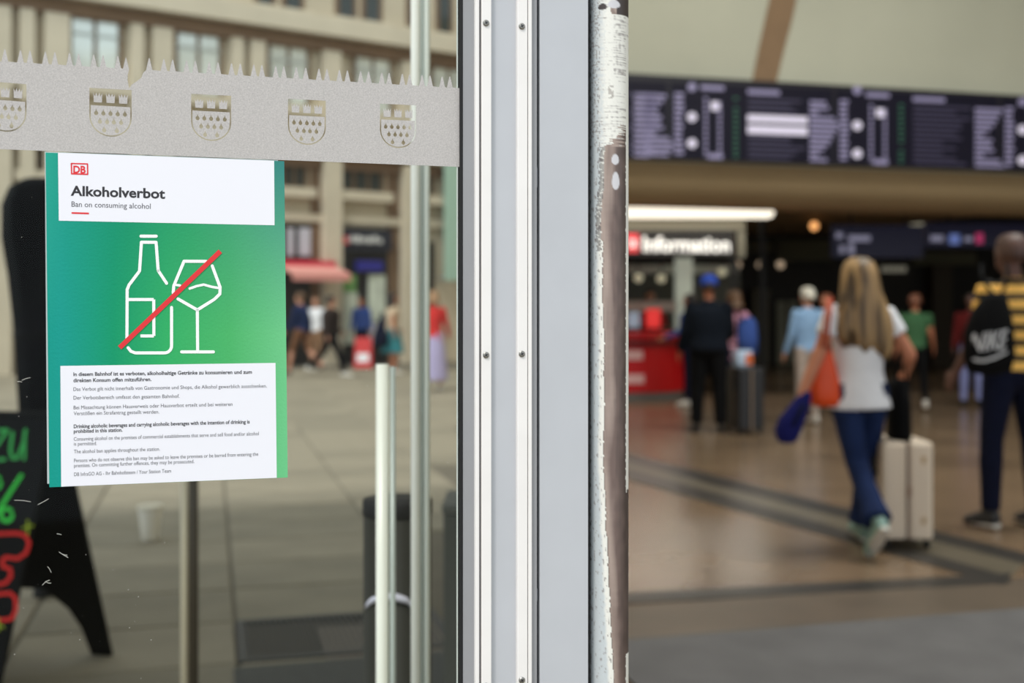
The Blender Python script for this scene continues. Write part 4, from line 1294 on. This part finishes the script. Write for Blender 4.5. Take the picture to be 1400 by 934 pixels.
    b.tube([hT(0, .03, .01), hT(0, .042, -.05), hT(0, .05, -.095), hT(0, .054, -.112)], [(k * .066, k * .06), (k * .058, k * .054), (k * .036, k * .036), k * .012], 14, ref=tuple(fr3 @ Vector((1, 0, 0))), mi=0)   # jaw
    b.tube([hT(0, .086, .02), hT(0, .106, -.018), hT(0, .096, -.03)], [k * .008, k * .013, k * .01], 8, mi=0)      # nose
    b.tube([hT(-.03, .088, -.062), hT(.03, .088, -.062)], k * .009, 8, mi=0)                              # lips
    for sx in (-1, 1):
        b.ell(hT(sx * .079, -.004, .0), k * .012, k * .022, k * .034, 10, 7, mi=0, rot=fr3)                # ears
        b.tube([hT(sx * .015, .087, .036), hT(sx * .05, .078, .032)], k * .008, 6, mi=0)                   # brow
    # arms and hands
    for i, side in enumerate((-1, 1)):
        fwd, out, elb = arms[i]
        shp = Vector((side * shw, -.01, 1.42))
        a, o_ = rad(fwd), rad(out)
        d1 = Vector((side * math.sin(o_), math.cos(o_) * math.sin(a), -math.cos(o_) * math.cos(a)))
        e = shp + d1 * .285
        a2 = a + rad(elb)
        d2 = Vector((side * math.sin(o_) * (.7 if elb > 40 else 1), math.cos(o_) * math.sin(a2), -math.cos(o_) * math.cos(a2))).normalized()
        w = e + d2 * .25
        sl = [up_(shp - d1 * .02 + Vector((-side * .03, 0, .0))), up_(shp), up_(shp.lerp(e, .5)), up_(e), up_(e.lerp(w, .5)), up_(w)]
        if sleeve == 'long':
            b.tube([T(p) for p in sl], [k * .055 * bl, k * .06 * bl, k * .054 * bl, k * .048 * bl, k * .044 * bl, k * .036 * bl], 12, mi=1)
        else:
            b.tube([T(sl[0]), T(sl[1]), T(sl[2])], [k * .055, k * .062 * bl, k * .06 * bl], 12, mi=1)
            b.tube([T(sl[2].lerp(sl[1], .3)), T(sl[3]), T(sl[4]), T(sl[5])], [k * .044, k * .04, k * .036, k * .026], 12, mi=0)
        # hand: palm, four fingers, thumb
        ax = (up_(w + d2 * .1) - up_(w)).normalized()
        inn = Vector((-side, 0, 0)); inn = (inn - ax * inn.dot(ax)).normalized()      # palm faces the body
        wid = ax.cross(inn).normalized(); wid = wid if wid.y > 0 else -wid            # towards the thumb side
        w0 = up_(w)
        b.tube([T(w0), T(w0 + ax * .03), T(w0 + ax * .085)], [(k * .026, k * .02), (k * .036, k * .017), (k * .04, k * .015)], 10, ref=tuple(Mx.to_3x3() @ wid), mi=0)
        for q, (off, ln_) in enumerate(((.03, .07), (.01, .08), (-.01, .075), (-.029, .058))):
            r0 = w0 + ax * .075 + wid * off
            r1 = r0 + ax * ln_ * .5 + inn * .008; r2 = r1 + (ax * .8 + inn * .6).normalized() * ln_ * .32; r3 = r2 + (ax * .5 + inn * .85).normalized() * ln_ * .28
            b.tube([T(r0), T(r1), T(r2), T(r3)], [k * .0095, k * .009, k * .0085, k * .007], 8, mi=0)
        r0 = w0 + ax * .025 + wid * .026; r1 = r0 + (ax * .7 + wid * .75).normalized() * .038; r2 = r1 + (ax + wid * .25 + inn * .3).normalized() * .032
        b.tube([T(r0), T(r1), T(r2)], [k * .013, k * .0105, k * .008], 8, mi=0)
    smooth_remesh(b, vox, mats, 'body', t)
    # eyes
    e = MB()
    for sx in (-1, 1): e.ell(hT(sx * .031, .083, .016), k * .012, k * .007, k * .007, 8, 6, rot=fr3)
    e.build('eyes', M_eye, t, smooth=True)
    # hair or cap
    h = MB()
    if cap is None or hairlen >= 0:
        rows = [(.128, .02, -.02), (.122, .05, -.018), (.095, .078, -.016), (.055, .09, -.022), (.01, .09, -.032), (-.035, .082, -.042)]
        vs, fs = [], []
        seg = 22
        drop = hairlen
        if drop > 0:
            n_ = 6
            for j in range(1, n_ + 1): rows.append((-.035 - drop * j / n_, .082 + .02 * math.sin(j / n_ * 3), -.045 - .012 * j / n_))
        for j, (z, r, y0) in enumerate(rows):
            for q in range(seg):
                an = 2 * math.pi * q / seg
                cx, cy = math.cos(an), math.sin(an)
                ry = r * 1.18
                front = .052 if z < .06 else .2       # forehead stays bare
                yy = min(y0 + ry * cy, front if z > .02 else .012)
                wv = 1 + .04 * noise.noise((cx * 3, cy * 3, z * 30)) if drop == 0 else 1 + .07 * noise.noise((cx * 4, cy * 4, z * 6))
                vs.append(hT(cx * r * wv, yy * wv, z))
        for j in range(len(rows) - 1):
            for q in range(seg): fs.append((j * seg + q, (j + 1) * seg + q, (j + 1) * seg + (q + 1) % seg, j * seg + (q + 1) % seg))
        fs.append(tuple(range(seg))); fs.append(tuple(reversed(range((len(rows) - 1) * seg, len(rows) * seg))))
        h.add(vs, fs); h.build('hair', hair, t, smooth=True)
    if cap is not None:
        h = MB()
        h.tube([hT(0, -.008, .02), hT(0, -.008, .07), hT(0, -.008, .128), hT(0, -.008, .152)], [(k * .104, k * .124), (k * .102, k * .12), (k * .075, k * .09), k * .01], 20, ref=tuple(fr3 @ Vector((1, 0, 0))))
        h.tube([hT(0, .08, .034), hT(0, .13, .028), hT(0, .165, .02)], [(k * .07, k * .008), (k * .066, k * .008), (k * .03, k * .006)], 12, ref=tuple(fr3 @ Vector((1, 0, 0))))
        h.build('cap', cap, t, smooth=True)
    t['__k'] = k
    return t, T, up_

def cloth(name, rgb, var=.1): return mat(name, rgb, .9, 0, var, 14, .15, 40, spec=.15)
def stripes_mat():
    m = bpy.data.materials.new('yellow_black_stripes'); m.use_nodes = True
    nt = m.node_tree; bs = nt.nodes['Principled BSDF']; bs.inputs['Roughness'].default_value = .85
    tc = nt.nodes.new('ShaderNodeTexCoord'); sp = nt.nodes.new('ShaderNodeSeparateXYZ'); nt.links.new(tc.outputs['Object'], sp.inputs[0])
    a = nt.nodes.new('ShaderNodeMath'); a.operation = 'MULTIPLY'; a.inputs[1].default_value = 1 / .098; nt.links.new(sp.outputs['Z'], a.inputs[0])
    f = nt.nodes.new('ShaderNodeMath'); f.operation = 'FRACT'; nt.links.new(a.outputs[0], f.inputs[0])
    g = nt.nodes.new('ShaderNodeMath'); g.operation = 'GREATER_THAN'; g.inputs[1].default_value = .42; nt.links.new(f.outputs[0], g.inputs[0])
    mx = nt.nodes.new('ShaderNodeMix'); mx.data_type = 'RGBA'; nt.links.new(g.outputs[0], mx.inputs['Factor'])
    mx.inputs['A'].default_value = (*lin((22, 20, 22)), 1); mx.inputs['B'].default_value = (*lin((250, 196, 100)), 1)
    nt.links.new(mx.outputs['Result'], bs.inputs['Base Color'])
    return m
def hair_mat(name, a, b_, sc=(60, 60, 3)):
    m = bpy.data.materials.new(name); m.use_nodes = True
    nt = m.node_tree; bs = nt.nodes['Principled BSDF']; bs.inputs['Roughness'].default_value = .5
    tc = nt.nodes.new('ShaderNodeTexCoord'); mp = nt.nodes.new('ShaderNodeMapping'); mp.inputs['Scale'].default_value = sc
    nz = nt.nodes.new('ShaderNodeTexNoise'); nz.inputs['Scale'].default_value = 1.0; nz.inputs['Detail'].default_value = 4
    nt.links.new(tc.outputs['Object'], mp.inputs[0]); nt.links.new(mp.outputs[0], nz.inputs['Vector'])
    r = nt.nodes.new('ShaderNodeValToRGB'); r.color_ramp.elements[0].position = .38; r.color_ramp.elements[1].position = .62
    r.color_ramp.elements[0].color = (*lin(a), 1); r.color_ramp.elements[1].color = (*lin(b_), 1)
    nt.links.new(nz.outputs['Fac'], r.inputs[0]); nt.links.new(r.outputs[0], bs.inputs['Base Color'])
    return m
H_dark = hair_mat('dark_hair', (24, 18, 14), (48, 36, 28)); H_brown = hair_mat('brown_hair', (70, 46, 30), (110, 78, 50)); H_grey = hair_mat('white_hair', (196, 190, 178), (230, 224, 212)); H_blond = hair_mat('dark_blond_hair', (66, 50, 36), (180, 146, 102), (22, 22, 1.6))
C_white = cloth('white_cotton', (232, 232, 238), .03); C_jean = cloth('blue_denim', (28, 42, 78), .25); C_black = cloth('black_cloth', (11, 11, 13)); C_navy = cloth('navy_cloth', (17, 21, 42)); C_navy2 = cloth('dark_navy_jacket', (15, 21, 31))
C_green = cloth('green_cloth', (66, 104, 72)); C_lblue = cloth('light_blue_cloth', (138, 170, 206)); C_beige = cloth('beige_cloth', (206, 184, 158)); C_red = cloth('red_cloth', (206, 58, 56)); C_lav = cloth('lavender_cloth', (176, 168, 206)); C_blue = cloth('blue_jacket', (34, 46, 84)); C_brown = cloth('dark_brown_cloth', (48, 38, 34)); C_pink = cloth('pink_cloth', (196, 140, 160)); C_teal = cloth('teal_cloth', (60, 130, 140)); C_mid = cloth('mid_blue', (60, 84, 150)); C_redv = cloth('red_vest', (214, 44, 46))
S_white = mat('white_shoe', (214, 210, 204), .6); S_dark = mat('dark_shoe', (24, 24, 26), .6); S_mint = mat('grey_mint_shoe', (128, 158, 150), .6); S_sole = mat('pale_sole', (196, 190, 180), .7)

# ---- the long-haired walker, her bags and her suitcase
wY = 6.75
wl = Vector((plan(1174, wY), wY, 0))
wt, wT, wup = person(wl, math.radians(7), 1.70, 'person with long dark-blond hair in white T-shirt and flared jeans, walking away', C_white, C_jean, S_mint, H_blond, skin=SKIN2,
    la=(-10, 36, -7), ra=(16, 6, 1), arms=((-12, 25, 8), (-14, 27, 78)), female=True, sleeve='short', vox=.008, flare=.034, feet=(-46, 8), sole=S_sole, bulk=1.06)
# long hair falling over the back
def long_hair():
    old = [c for c in wt.children if c.name.startswith('hair')]
    for c in old: bpy.data.objects.remove(c)
    b = MB(); seg = 40
    zt_ = 1.765
    k = 1.70 / 1.75
    rows = [(1.772, .02, .03, .01), (1.762, .055, .07, .0), (1.735, .085, .10, -.004), (1.69, .102, .118, -.012), (1.62, .112, .120, -.022), (1.55, .125, .115, -.035), (1.48, .150, .098, -.055), (1.41, .172, .085, -.068), (1.34, .182, .07, -.078), (1.28, .176, .055, -.084), (1.235, .15, .035, -.088)]
    vs, fs = [], []
    for j, (z, rx, ry, y0) in enumerate(rows):
        for q in range(seg):
            a = 2 * math.pi * q / seg
            cx, cy = math.cos(a), math.sin(a)
            lock = 1 + (.05 * math.sin(a * 9 + z * 4) + .05 * noise.noise((cx * 5, cy * 5, z * 5))) * min(1, j / 4)
            yy = y0 + ry * cy * lock
            if z < 1.70: yy = min(yy, .035)                  # the face stays free
            zz = z - (.05 * (.5 + .5 * math.sin(a * 7 + 1)) + .05 * noise.noise((cx * 6, cy * 6, 3)) + .05 * cx if j >= len(rows) - 2 else 0)
            vs.append(wT(wup((cx * rx * lock, yy, zz)) / 1.0))
    for j in range(len(rows) - 1):
        for q in range(seg): fs.append((j * seg + q, (j + 1) * seg + q, (j + 1) * seg + (q + 1) % seg, j * seg + (q + 1) % seg))
    fs.append(tuple(range(seg))); fs.append(tuple(reversed(range((len(rows) - 1) * seg, len(rows) * seg))))
    b.add(vs, fs)
    o = b.build('long_hair', H_blond, wt, smooth=True)
long_hair()
# wrist strap
M_org = mat('orange_leather', (228, 74, 12), .5, 0, .1, 8, .2, 20)
def pouch(name, label, cat, c, rows, m, seg=22, tilt=0.0, creases=.05):
    """soft bag: rows of (height, half width, half depth, shift in x)"""
    t = thing(name, (c.x, c.y, c.z), label, cat)
    b = MB(); vs, fs = [], []
    for j, (z, rx, ry, dx) in enumerate(rows):
        for q in range(seg):
            a = 2 * math.pi * q / seg
            ex = math.copysign(abs(math.cos(a)) ** .8, math.cos(a)); ey = math.copysign(abs(math.sin(a)) ** .8, math.sin(a))
            l = 1 + creases * noise.noise((ex * 3 + c.x, ey * 3, z * 14))
            vs.append(c + Vector((dx + ex * rx * l, ey * ry * l, z)))
    for j in range(len(rows) - 1):
        for q in range(seg): fs.append((j * seg + q, j * seg + (q + 1) % seg, (j + 1) * seg + (q + 1) % seg, (j + 1) * seg + q))
    fs.append(tuple(reversed(range(seg)))); fs.append(tuple(range((len(rows) - 1) * seg, len(rows) * seg)))
    b.add(vs, fs); b.build('pouch' if name != 'folded_jacket' else 'fabric', m, t, smooth=True)
    return t
hb_c = PY(1127, 556, 6.70)
hb = pouch('shoulder_bag', 'orange leather shoulder bag hanging at the long-haired walker', 'bag', hb_c, [(0, .05, .03, .005), (.01, .078, .06, .003), (.06, .092, .075, 0), (.15, .085, .06, .0), (.24, .062, .04, .003), (.33, .038, .022, .006), (.37, .02, .012, .01)], M_org)
b = MB(); b.tube([hb_c + Vector((.0, 0, .32)), PY(1124, 470, 6.60), PY(1129, 432, 6.62), PY(1133, 408, 6.70)], .011, 8); b.tube([hb_c + Vector((.03, 0, .32)), PY(1131, 470, 6.58), PY(1135, 432, 6.60), PY(1137, 408, 6.70)], .009, 8)
b.build('strap', mat('strap_leather', (170, 70, 40), .5), hb, smooth=True)
fj_c = PY(1076, 606, 6.62)
fj = pouch('folded_jacket', 'dark blue bundled jacket held low by the long-haired walker', 'jacket', fj_c, [(0, .03, .025, 0), (.02, .06, .045, .0), (.08, .078, .055, .005), (.15, .075, .05, .035), (.21, .06, .04, .07), (.27, .04, .03, .10), (.30, .02, .02, .115)], cloth('bundle_navy', (28, 30, 92)))
b = MB(); b.tube([fj_c + Vector((.02, -.045, .10)), fj_c + Vector((.05, -.052, .16)), fj_c + Vector((.085, -.045, .23))], .012, 8); b.build('sleeve_fold', C_navy, fj, smooth=True)

def suitcase(name, label, c, w, d, h, m, handle_h, rz=0, md=None, ribs=True):
    t = thing(name, c, label, 'suitcase', rz=rz)
    R = Matrix.Rotation(rz, 4, 'Z')
    fr = lambda x, y, z: c + R @ Vector((x, y, z))
    z0 = .055
    for s_ in (-1, 1):                                           # two half shells with ribs
        b = MB(); n = 9; seg = []
        x_in, x_out = .006 * s_, w / 2 * s_
        b.box(min(x_in, x_out), max(x_in, x_out), -d / 2, d / 2, z0, z0 + h, fr); b.build('shell', m, t, bevel=.022)
    b = MB(); b.box(-.007, .007, -d / 2 - .003, d / 2 + .003, z0 + .006, z0 + h - .006, fr); b.build('zip_seam', mat(name + '_seam', (150, 130, 114), .5), t)
    if ribs:
        for x in (-.34, -.22, -.10, .10, .22, .34):
            b = MB(); b.box(x * w - .006, x * w + .006, -d / 2 - .005, -d / 2 + .01, z0 + .03, z0 + h - .03, fr); b.build('rib', m, t, bevel=.003)
            b = MB(); b.box(x * w - .006, x * w + .006, d / 2 - .01, d / 2 + .005, z0 + .03, z0 + h - .03, fr); b.build('rib', m, t, bevel=.003)
        for z in (.2, .82):
            b = MB(); b.box(.26 * w, .34 * w, -d / 2 - .008, -d / 2, z0 + h * z - .02, z0 + h * z + .02, fr); b.build('clasp', mat(name + '_clasp', (190, 160, 120), .4, .6), t)
        b = MB(); b.box(-.01, .012, -d / 2 - .01, -d / 2, z0 + h * .45, z0 + h * .55, fr); b.build('lock', mat(name + '_lock', (150, 120, 100), .4, .6), t)
    for x in (-1, 1):
        for y in (-1, 1):
            p = fr(x * (w / 2 - .03), y * (d / 2 - .04), .028); ax = R @ Vector((.012, 0, 0))
            b = MB(); b.tube([p - ax.to_3d(), p + ax.to_3d()], .027, 14); b.tube([p, p + Vector((0, 0, .04))], .014, 8); b.build('wheel', M_rubber, t)
    b = MB()
    for y in (-.07, .07): b.tube([fr(-w / 2 + .03, y, z0 + h - .05), fr(-w / 2 + .03, y, handle_h)], .007, 8)
    b.build('telescopic_bars', mat(name + '_bars', (140, 140, 142), .3, .8), t)
    b = MB(); b.tube([fr(-w / 2 + .03, -.09, handle_h), fr(-w / 2 + .03, .09, handle_h)], .014, 10); b.build('grip', M_rubber, t)
    b = MB(); b.tube([fr(-w / 2 - .0, -d * .2, z0 + h * .86), fr(-w / 2 - .025, -d * .2, z0 + h * .84), fr(-w / 2 - .025, -d * .2, z0 + h * .68), fr(-w / 2, -d * .2, z0 + h * .66)], .013, 8); b.build('carry_handle', M_rubber, t)
    return t
sc_ = Vector((plan(1228, 6.88), 6.88, 0))
M_cream = mat('cream_shell', (226, 208, 188), .4, 0, .02, 3)
suitcase('suitcase', 'cream ribbed hard-shell suitcase rolled beside the long-haired walker', sc_, .292, .42, .575, M_cream, 1.0, rz=math.radians(-3))
bb_c = Vector((plan(1229, 6.83), 6.83, .632))
bt = pouch('tote_bag', 'black tote bag standing on the cream suitcase', 'bag', bb_c, [(0, .055, .12, 0), (.02, .06, .13, 0), (.2, .055, .12, 0), (.33, .05, .10, -.004), (.36, .03, .06, -.006)], C_black)
b = MB(); b.tube([bb_c + Vector((-.03, -.04, .34)), bb_c + Vector((-.025, -.04, .44)), bb_c + Vector((.02, -.04, .44)), bb_c + Vector((.03, -.04, .34))], .008, 8); b.build('handle', C_black, bt)
# flat dark item for the waiting pair
# ---- the traveller in stripes
mY = 7.35
person(Vector((plan(1384, mY), mY, 0)), math.radians(18), 1.86, 'person in yellow and black striped top and dark trousers, gym sack on back', stripes_mat(), C_navy, mat('black_white_shoe', (40, 40, 44), .6), H_dark, skin=SKIN3,
    la=(2, 3, 7), ra=(-2, 2, 6), arms=((6, 12, 22), (6, 12, 30)), sleeve='short', vox=.010, sole=S_white, bulk=1.1, hairlen=-1, cap=None)
for o in list(bpy.data.objects):
    if o.name.startswith('hair') and o.parent and o.parent.get('label', '').startswith('person in yellow and black'):
        o.data.materials[0] = hair_mat('shaved_hair', (60, 42, 38), (96, 68, 62))
gc = PY(1352, 512, 6.98)
gsk = pouch('gym_sack', 'black gym sack with white lettering on the back of the striped top', 'bag', gc, [(0, .06, .03, 0), (.02, .13, .07, 0), (.12, .155, .085, 0), (.26, .15, .08, .0), (.38, .12, .06, .015), (.46, .08, .04, .03), (.50, .05, .03, .04)], C_black, creases=.03)
b = MB(); b.tube([gc + Vector((.03, .0, .48)), gc + Vector((-.02, .06, .60)), gc + Vector((.02, .16, .68))], .012, 8); b.tube([gc + Vector((.07, 0, .46)), gc + Vector((.14, .05, .6)), gc + Vector((.17, .14, .68))], .012, 8); b.build('cord', C_black, gsk)
def sackp(u, v):
    p = PY(u, v, gc.y); dx, dz = p.x - gc.x, p.z - gc.z
    q = max(0, 1 - (dx / .158) ** 2) ** .62
    return Vector((p.x, gc.y - .09 * q - .006, p.z))
M_log = mat('sack_print', (206, 206, 210), .6)
b = MB(); put_text(b, 'NIKE', 1320, 1364, 481, 475, 25, lambda u, v: sackp(u + (480 - v) * .22, v), .02); b.build('lettering', M_log, gsk)
b = MB(); stroke(b, [(1322, 486), (1328, 492), (1338, 492.5), (1352, 488), (1368, 481)], 3.4, sackp); b.build('swoosh', M_log, gsk)

# ---- the group by the counter and the others in the hall
P = lambda u, v: G(u, v)
person(P(969, 592), math.radians(-6), 1.76, 'person in black jacket and blue cap standing with back turned', C_navy2, C_black, S_dark, H_dark, skin=SKIN2, la=(2, 2, 5), ra=(-2, 2, 4), arms=((4, 14, 14), (20, 10, 50)), vox=.014, cap=cloth('cap_blue', (48, 76, 170)), bulk=1.38)
person(G(1004, 580), math.radians(24), 1.62, 'person in pink top beside the black suitcase', C_pink, C_navy, S_dark, H_brown, skin=SKIN2, arms=((10, 10, 40), (10, 12, 20)), vox=.016, female=True, sleeve='short', hairlen=.1)
bp_ = G(1026, 582)
bpk = pouch('backpack', 'blue backpack hanging beside the person in pink top', 'backpack', bp_ + Vector((-.02, .1, .86)), [(0, .09, .06, 0), (.02, .12, .09, 0), (.2, .13, .1, 0), (.4, .11, .08, 0), (.46, .06, .05, 0)], C_mid)
b = MB(); b.tube([bp_ + Vector((-.06, .02, 1.28)), bp_ + Vector((-.14, .02, 1.36)), bp_ + Vector((-.16, .03, 1.1))], .014, 8); b.build('strap', C_navy, bpk)
c2 = G(1018, 592)
suitcase('suitcase', 'tall black suitcase beside the person in blue cap', c2, .30, .42, .70, mat('black_shell', (30, 30, 34), .4), 1.02, rz=.2, ribs=False)
tb = Vector((c2.x - .02, c2.y, .757))
q = pouch('shopping_bag', 'small blue, white and orange shopping bag on the black suitcase', 'bag', tb, [(0, .10, .06, 0), (.02, .11, .065, 0), (.16, .105, .05, 0), (.19, .10, .03, 0)], mat('bag_pale', (178, 196, 220), .6), creases=.06)
b = MB(); b.wbox(tb.x + .02, tb.x + .095, tb.y - .078, tb.y - .066, tb.z + .03, tb.z + .15); b.build('orange_panel', mat('bag_orange', (220, 110, 60), .6), q)
b = MB(); b.tube([tb + Vector((-.05, 0, .18)), tb + Vector((-.04, 0, .25)), tb + Vector((.04, 0, .25)), tb + Vector((.05, 0, .18))], .006, 6); b.build('handle', M_ink, q)
person(G(944, 556), math.radians(60), 1.62, 'person in blue top and white shoes waiting at the red counter', C_mid, C_navy, S_white, H_dark, skin=SKIN2, arms=((20, 8, 50), (10, 8, 20)), vox=.018)
person(Vector((plan(889, 20.15), 20.15, 0)), math.radians(180), 1.74, 'person in red vest working behind the red counter', C_redv, C_black, S_dark, H_dark, arms=((20, 8, 60), (20, 8, 60)), vox=.018)
person(G(1251, 561), math.radians(-14), 1.62, 'person in green T-shirt and black trousers walking away', C_green, C_black, S_white, hair_mat('reddish_hair', (96, 56, 40), (140, 86, 62)), skin=SKIN2, la=(14, 6), ra=(-14, 16), arms=((-10, 10, 14), (12, 10, 16)), sleeve='short', vox=.016)
person(G(1104, 580), math.radians(20), 1.66, 'white-haired person in light blue shirt standing farther inside the hall', C_lblue, cloth('pale_trousers', (176, 160, 150)), S_white, H_grey, arms=((4, 10, 14), (6, 8, 14)), vox=.016)
person(G(1130, 566), math.radians(150), 1.60, 'person in brown top half hidden by the long-haired walker', C_brown, C_navy, S_dark, hair_mat('auburn_hair', (90, 48, 30), (150, 86, 60)), skin=SKIN2, vox=.018)
person(G(1328, 556), math.radians(165), 1.62, 'person in dark red top and pale blue trousers behind the striped top', cloth('maroon', (90, 26, 26)), cloth('pale_blue_trousers', (134, 140, 190)), S_dark, H_dark, skin=SKIN3, vox=.018)

# ---- people on the plaza
person(G(411, 513), math.radians(70), 1.80, 'person in dark blue jacket and brown shorts crossing the plaza', C_blue, cloth('brown_shorts', (120, 84, 60)), S_dark, H_brown, la=(20, 10), ra=(-20, 25), arms=((16, 8, 20), (-16, 8, 20)), shorts=True, vox=.02)
person(G(452, 516), math.radians(-75), 1.74, 'person in black and brown clothes striding across the plaza', C_brown, C_black, S_white, H_dark, la=(-22, 24), ra=(24, 10), arms=((18, 8, 30), (-18, 10, 20)), vox=.02, bulk=1.15)
person(G(432, 506), math.radians(160), 1.70, 'person in white top among the plaza crowd', C_white, cloth('tan_trousers', (150, 116, 90)), S_white, H_brown, vox=.022)
person(G(494, 500), math.radians(170), 1.72, 'person in mid-blue shirt near the dark shop entrance', C_mid, C_navy, S_dark, H_dark, skin=SKIN2, vox=.022)
person(G(537, 512), math.radians(-70), 1.76, 'person with dark long hair in beige shirt and teal skirt', C_beige, C_teal, S_white, H_dark, skin=SKIN2, female=True, hairlen=.16, skirt=.45, arms=((12, 8, 30), (-8, 8, 14)), sleeve='short', vox=.02)
pb_ = G(530, 512); pouch('shoulder_bag', 'dark shoulder bag beside the beige shirt', 'bag', pb_ + Vector((-.12, -.32, .62)), [(0, .08, .04, 0), (.03, .16, .08, 0), (.2, .17, .09, 0), (.38, .12, .05, 0), (.75, .02, .02, .05)], C_navy)
person(G(593, 534), math.radians(12), 1.72, 'person in red jacket and long lavender skirt walking on the plaza', C_red, C_lav, S_white, hair_mat('sandy_hair', (130, 96, 66), (180, 140, 104)), female=True, hairlen=.06, skirt=.16, arms=((-6, 14, 16), (10, 14, 20)), vox=.018)
# red sandwich board on the plaza
rp = G(497, 503)
rs_ = thing('sandwich_board', rp, 'low red and white sandwich board before the shop', 'sign board')
for y_, nm in ((-.16, 'front_leaf'), (.16, 'back_leaf')):
    b = MB(); sgn = 1 if y_ > 0 else -1
    b.hexa(rp + Vector((-.22, y_ - .01, 0)), rp + Vector((.22, y_ - .01, 0)), rp + Vector((.22, y_ + .01, 0)), rp + Vector((-.22, y_ + .01, 0)), rp + Vector((-.2, sgn * .012 - .01, .75)), rp + Vector((.2, sgn * .012 - .01, .75)), rp + Vector((.2, sgn * .012 + .01, .75)), rp + Vector((-.2, sgn * .012 + .01, .75)))
    b.build(nm, mat('board_red', (206, 54, 56), .6), rs_)
b = MB(); f0 = lambda x, z: rp + Vector((x, -.175 + .15 * z / .75, z)); b.add([f0(-.15, .15), f0(.15, .15), f0(.14, .36), f0(-.14, .36)], [(0, 1, 2, 3)]); b.build('white_patch', M_white, rs_)
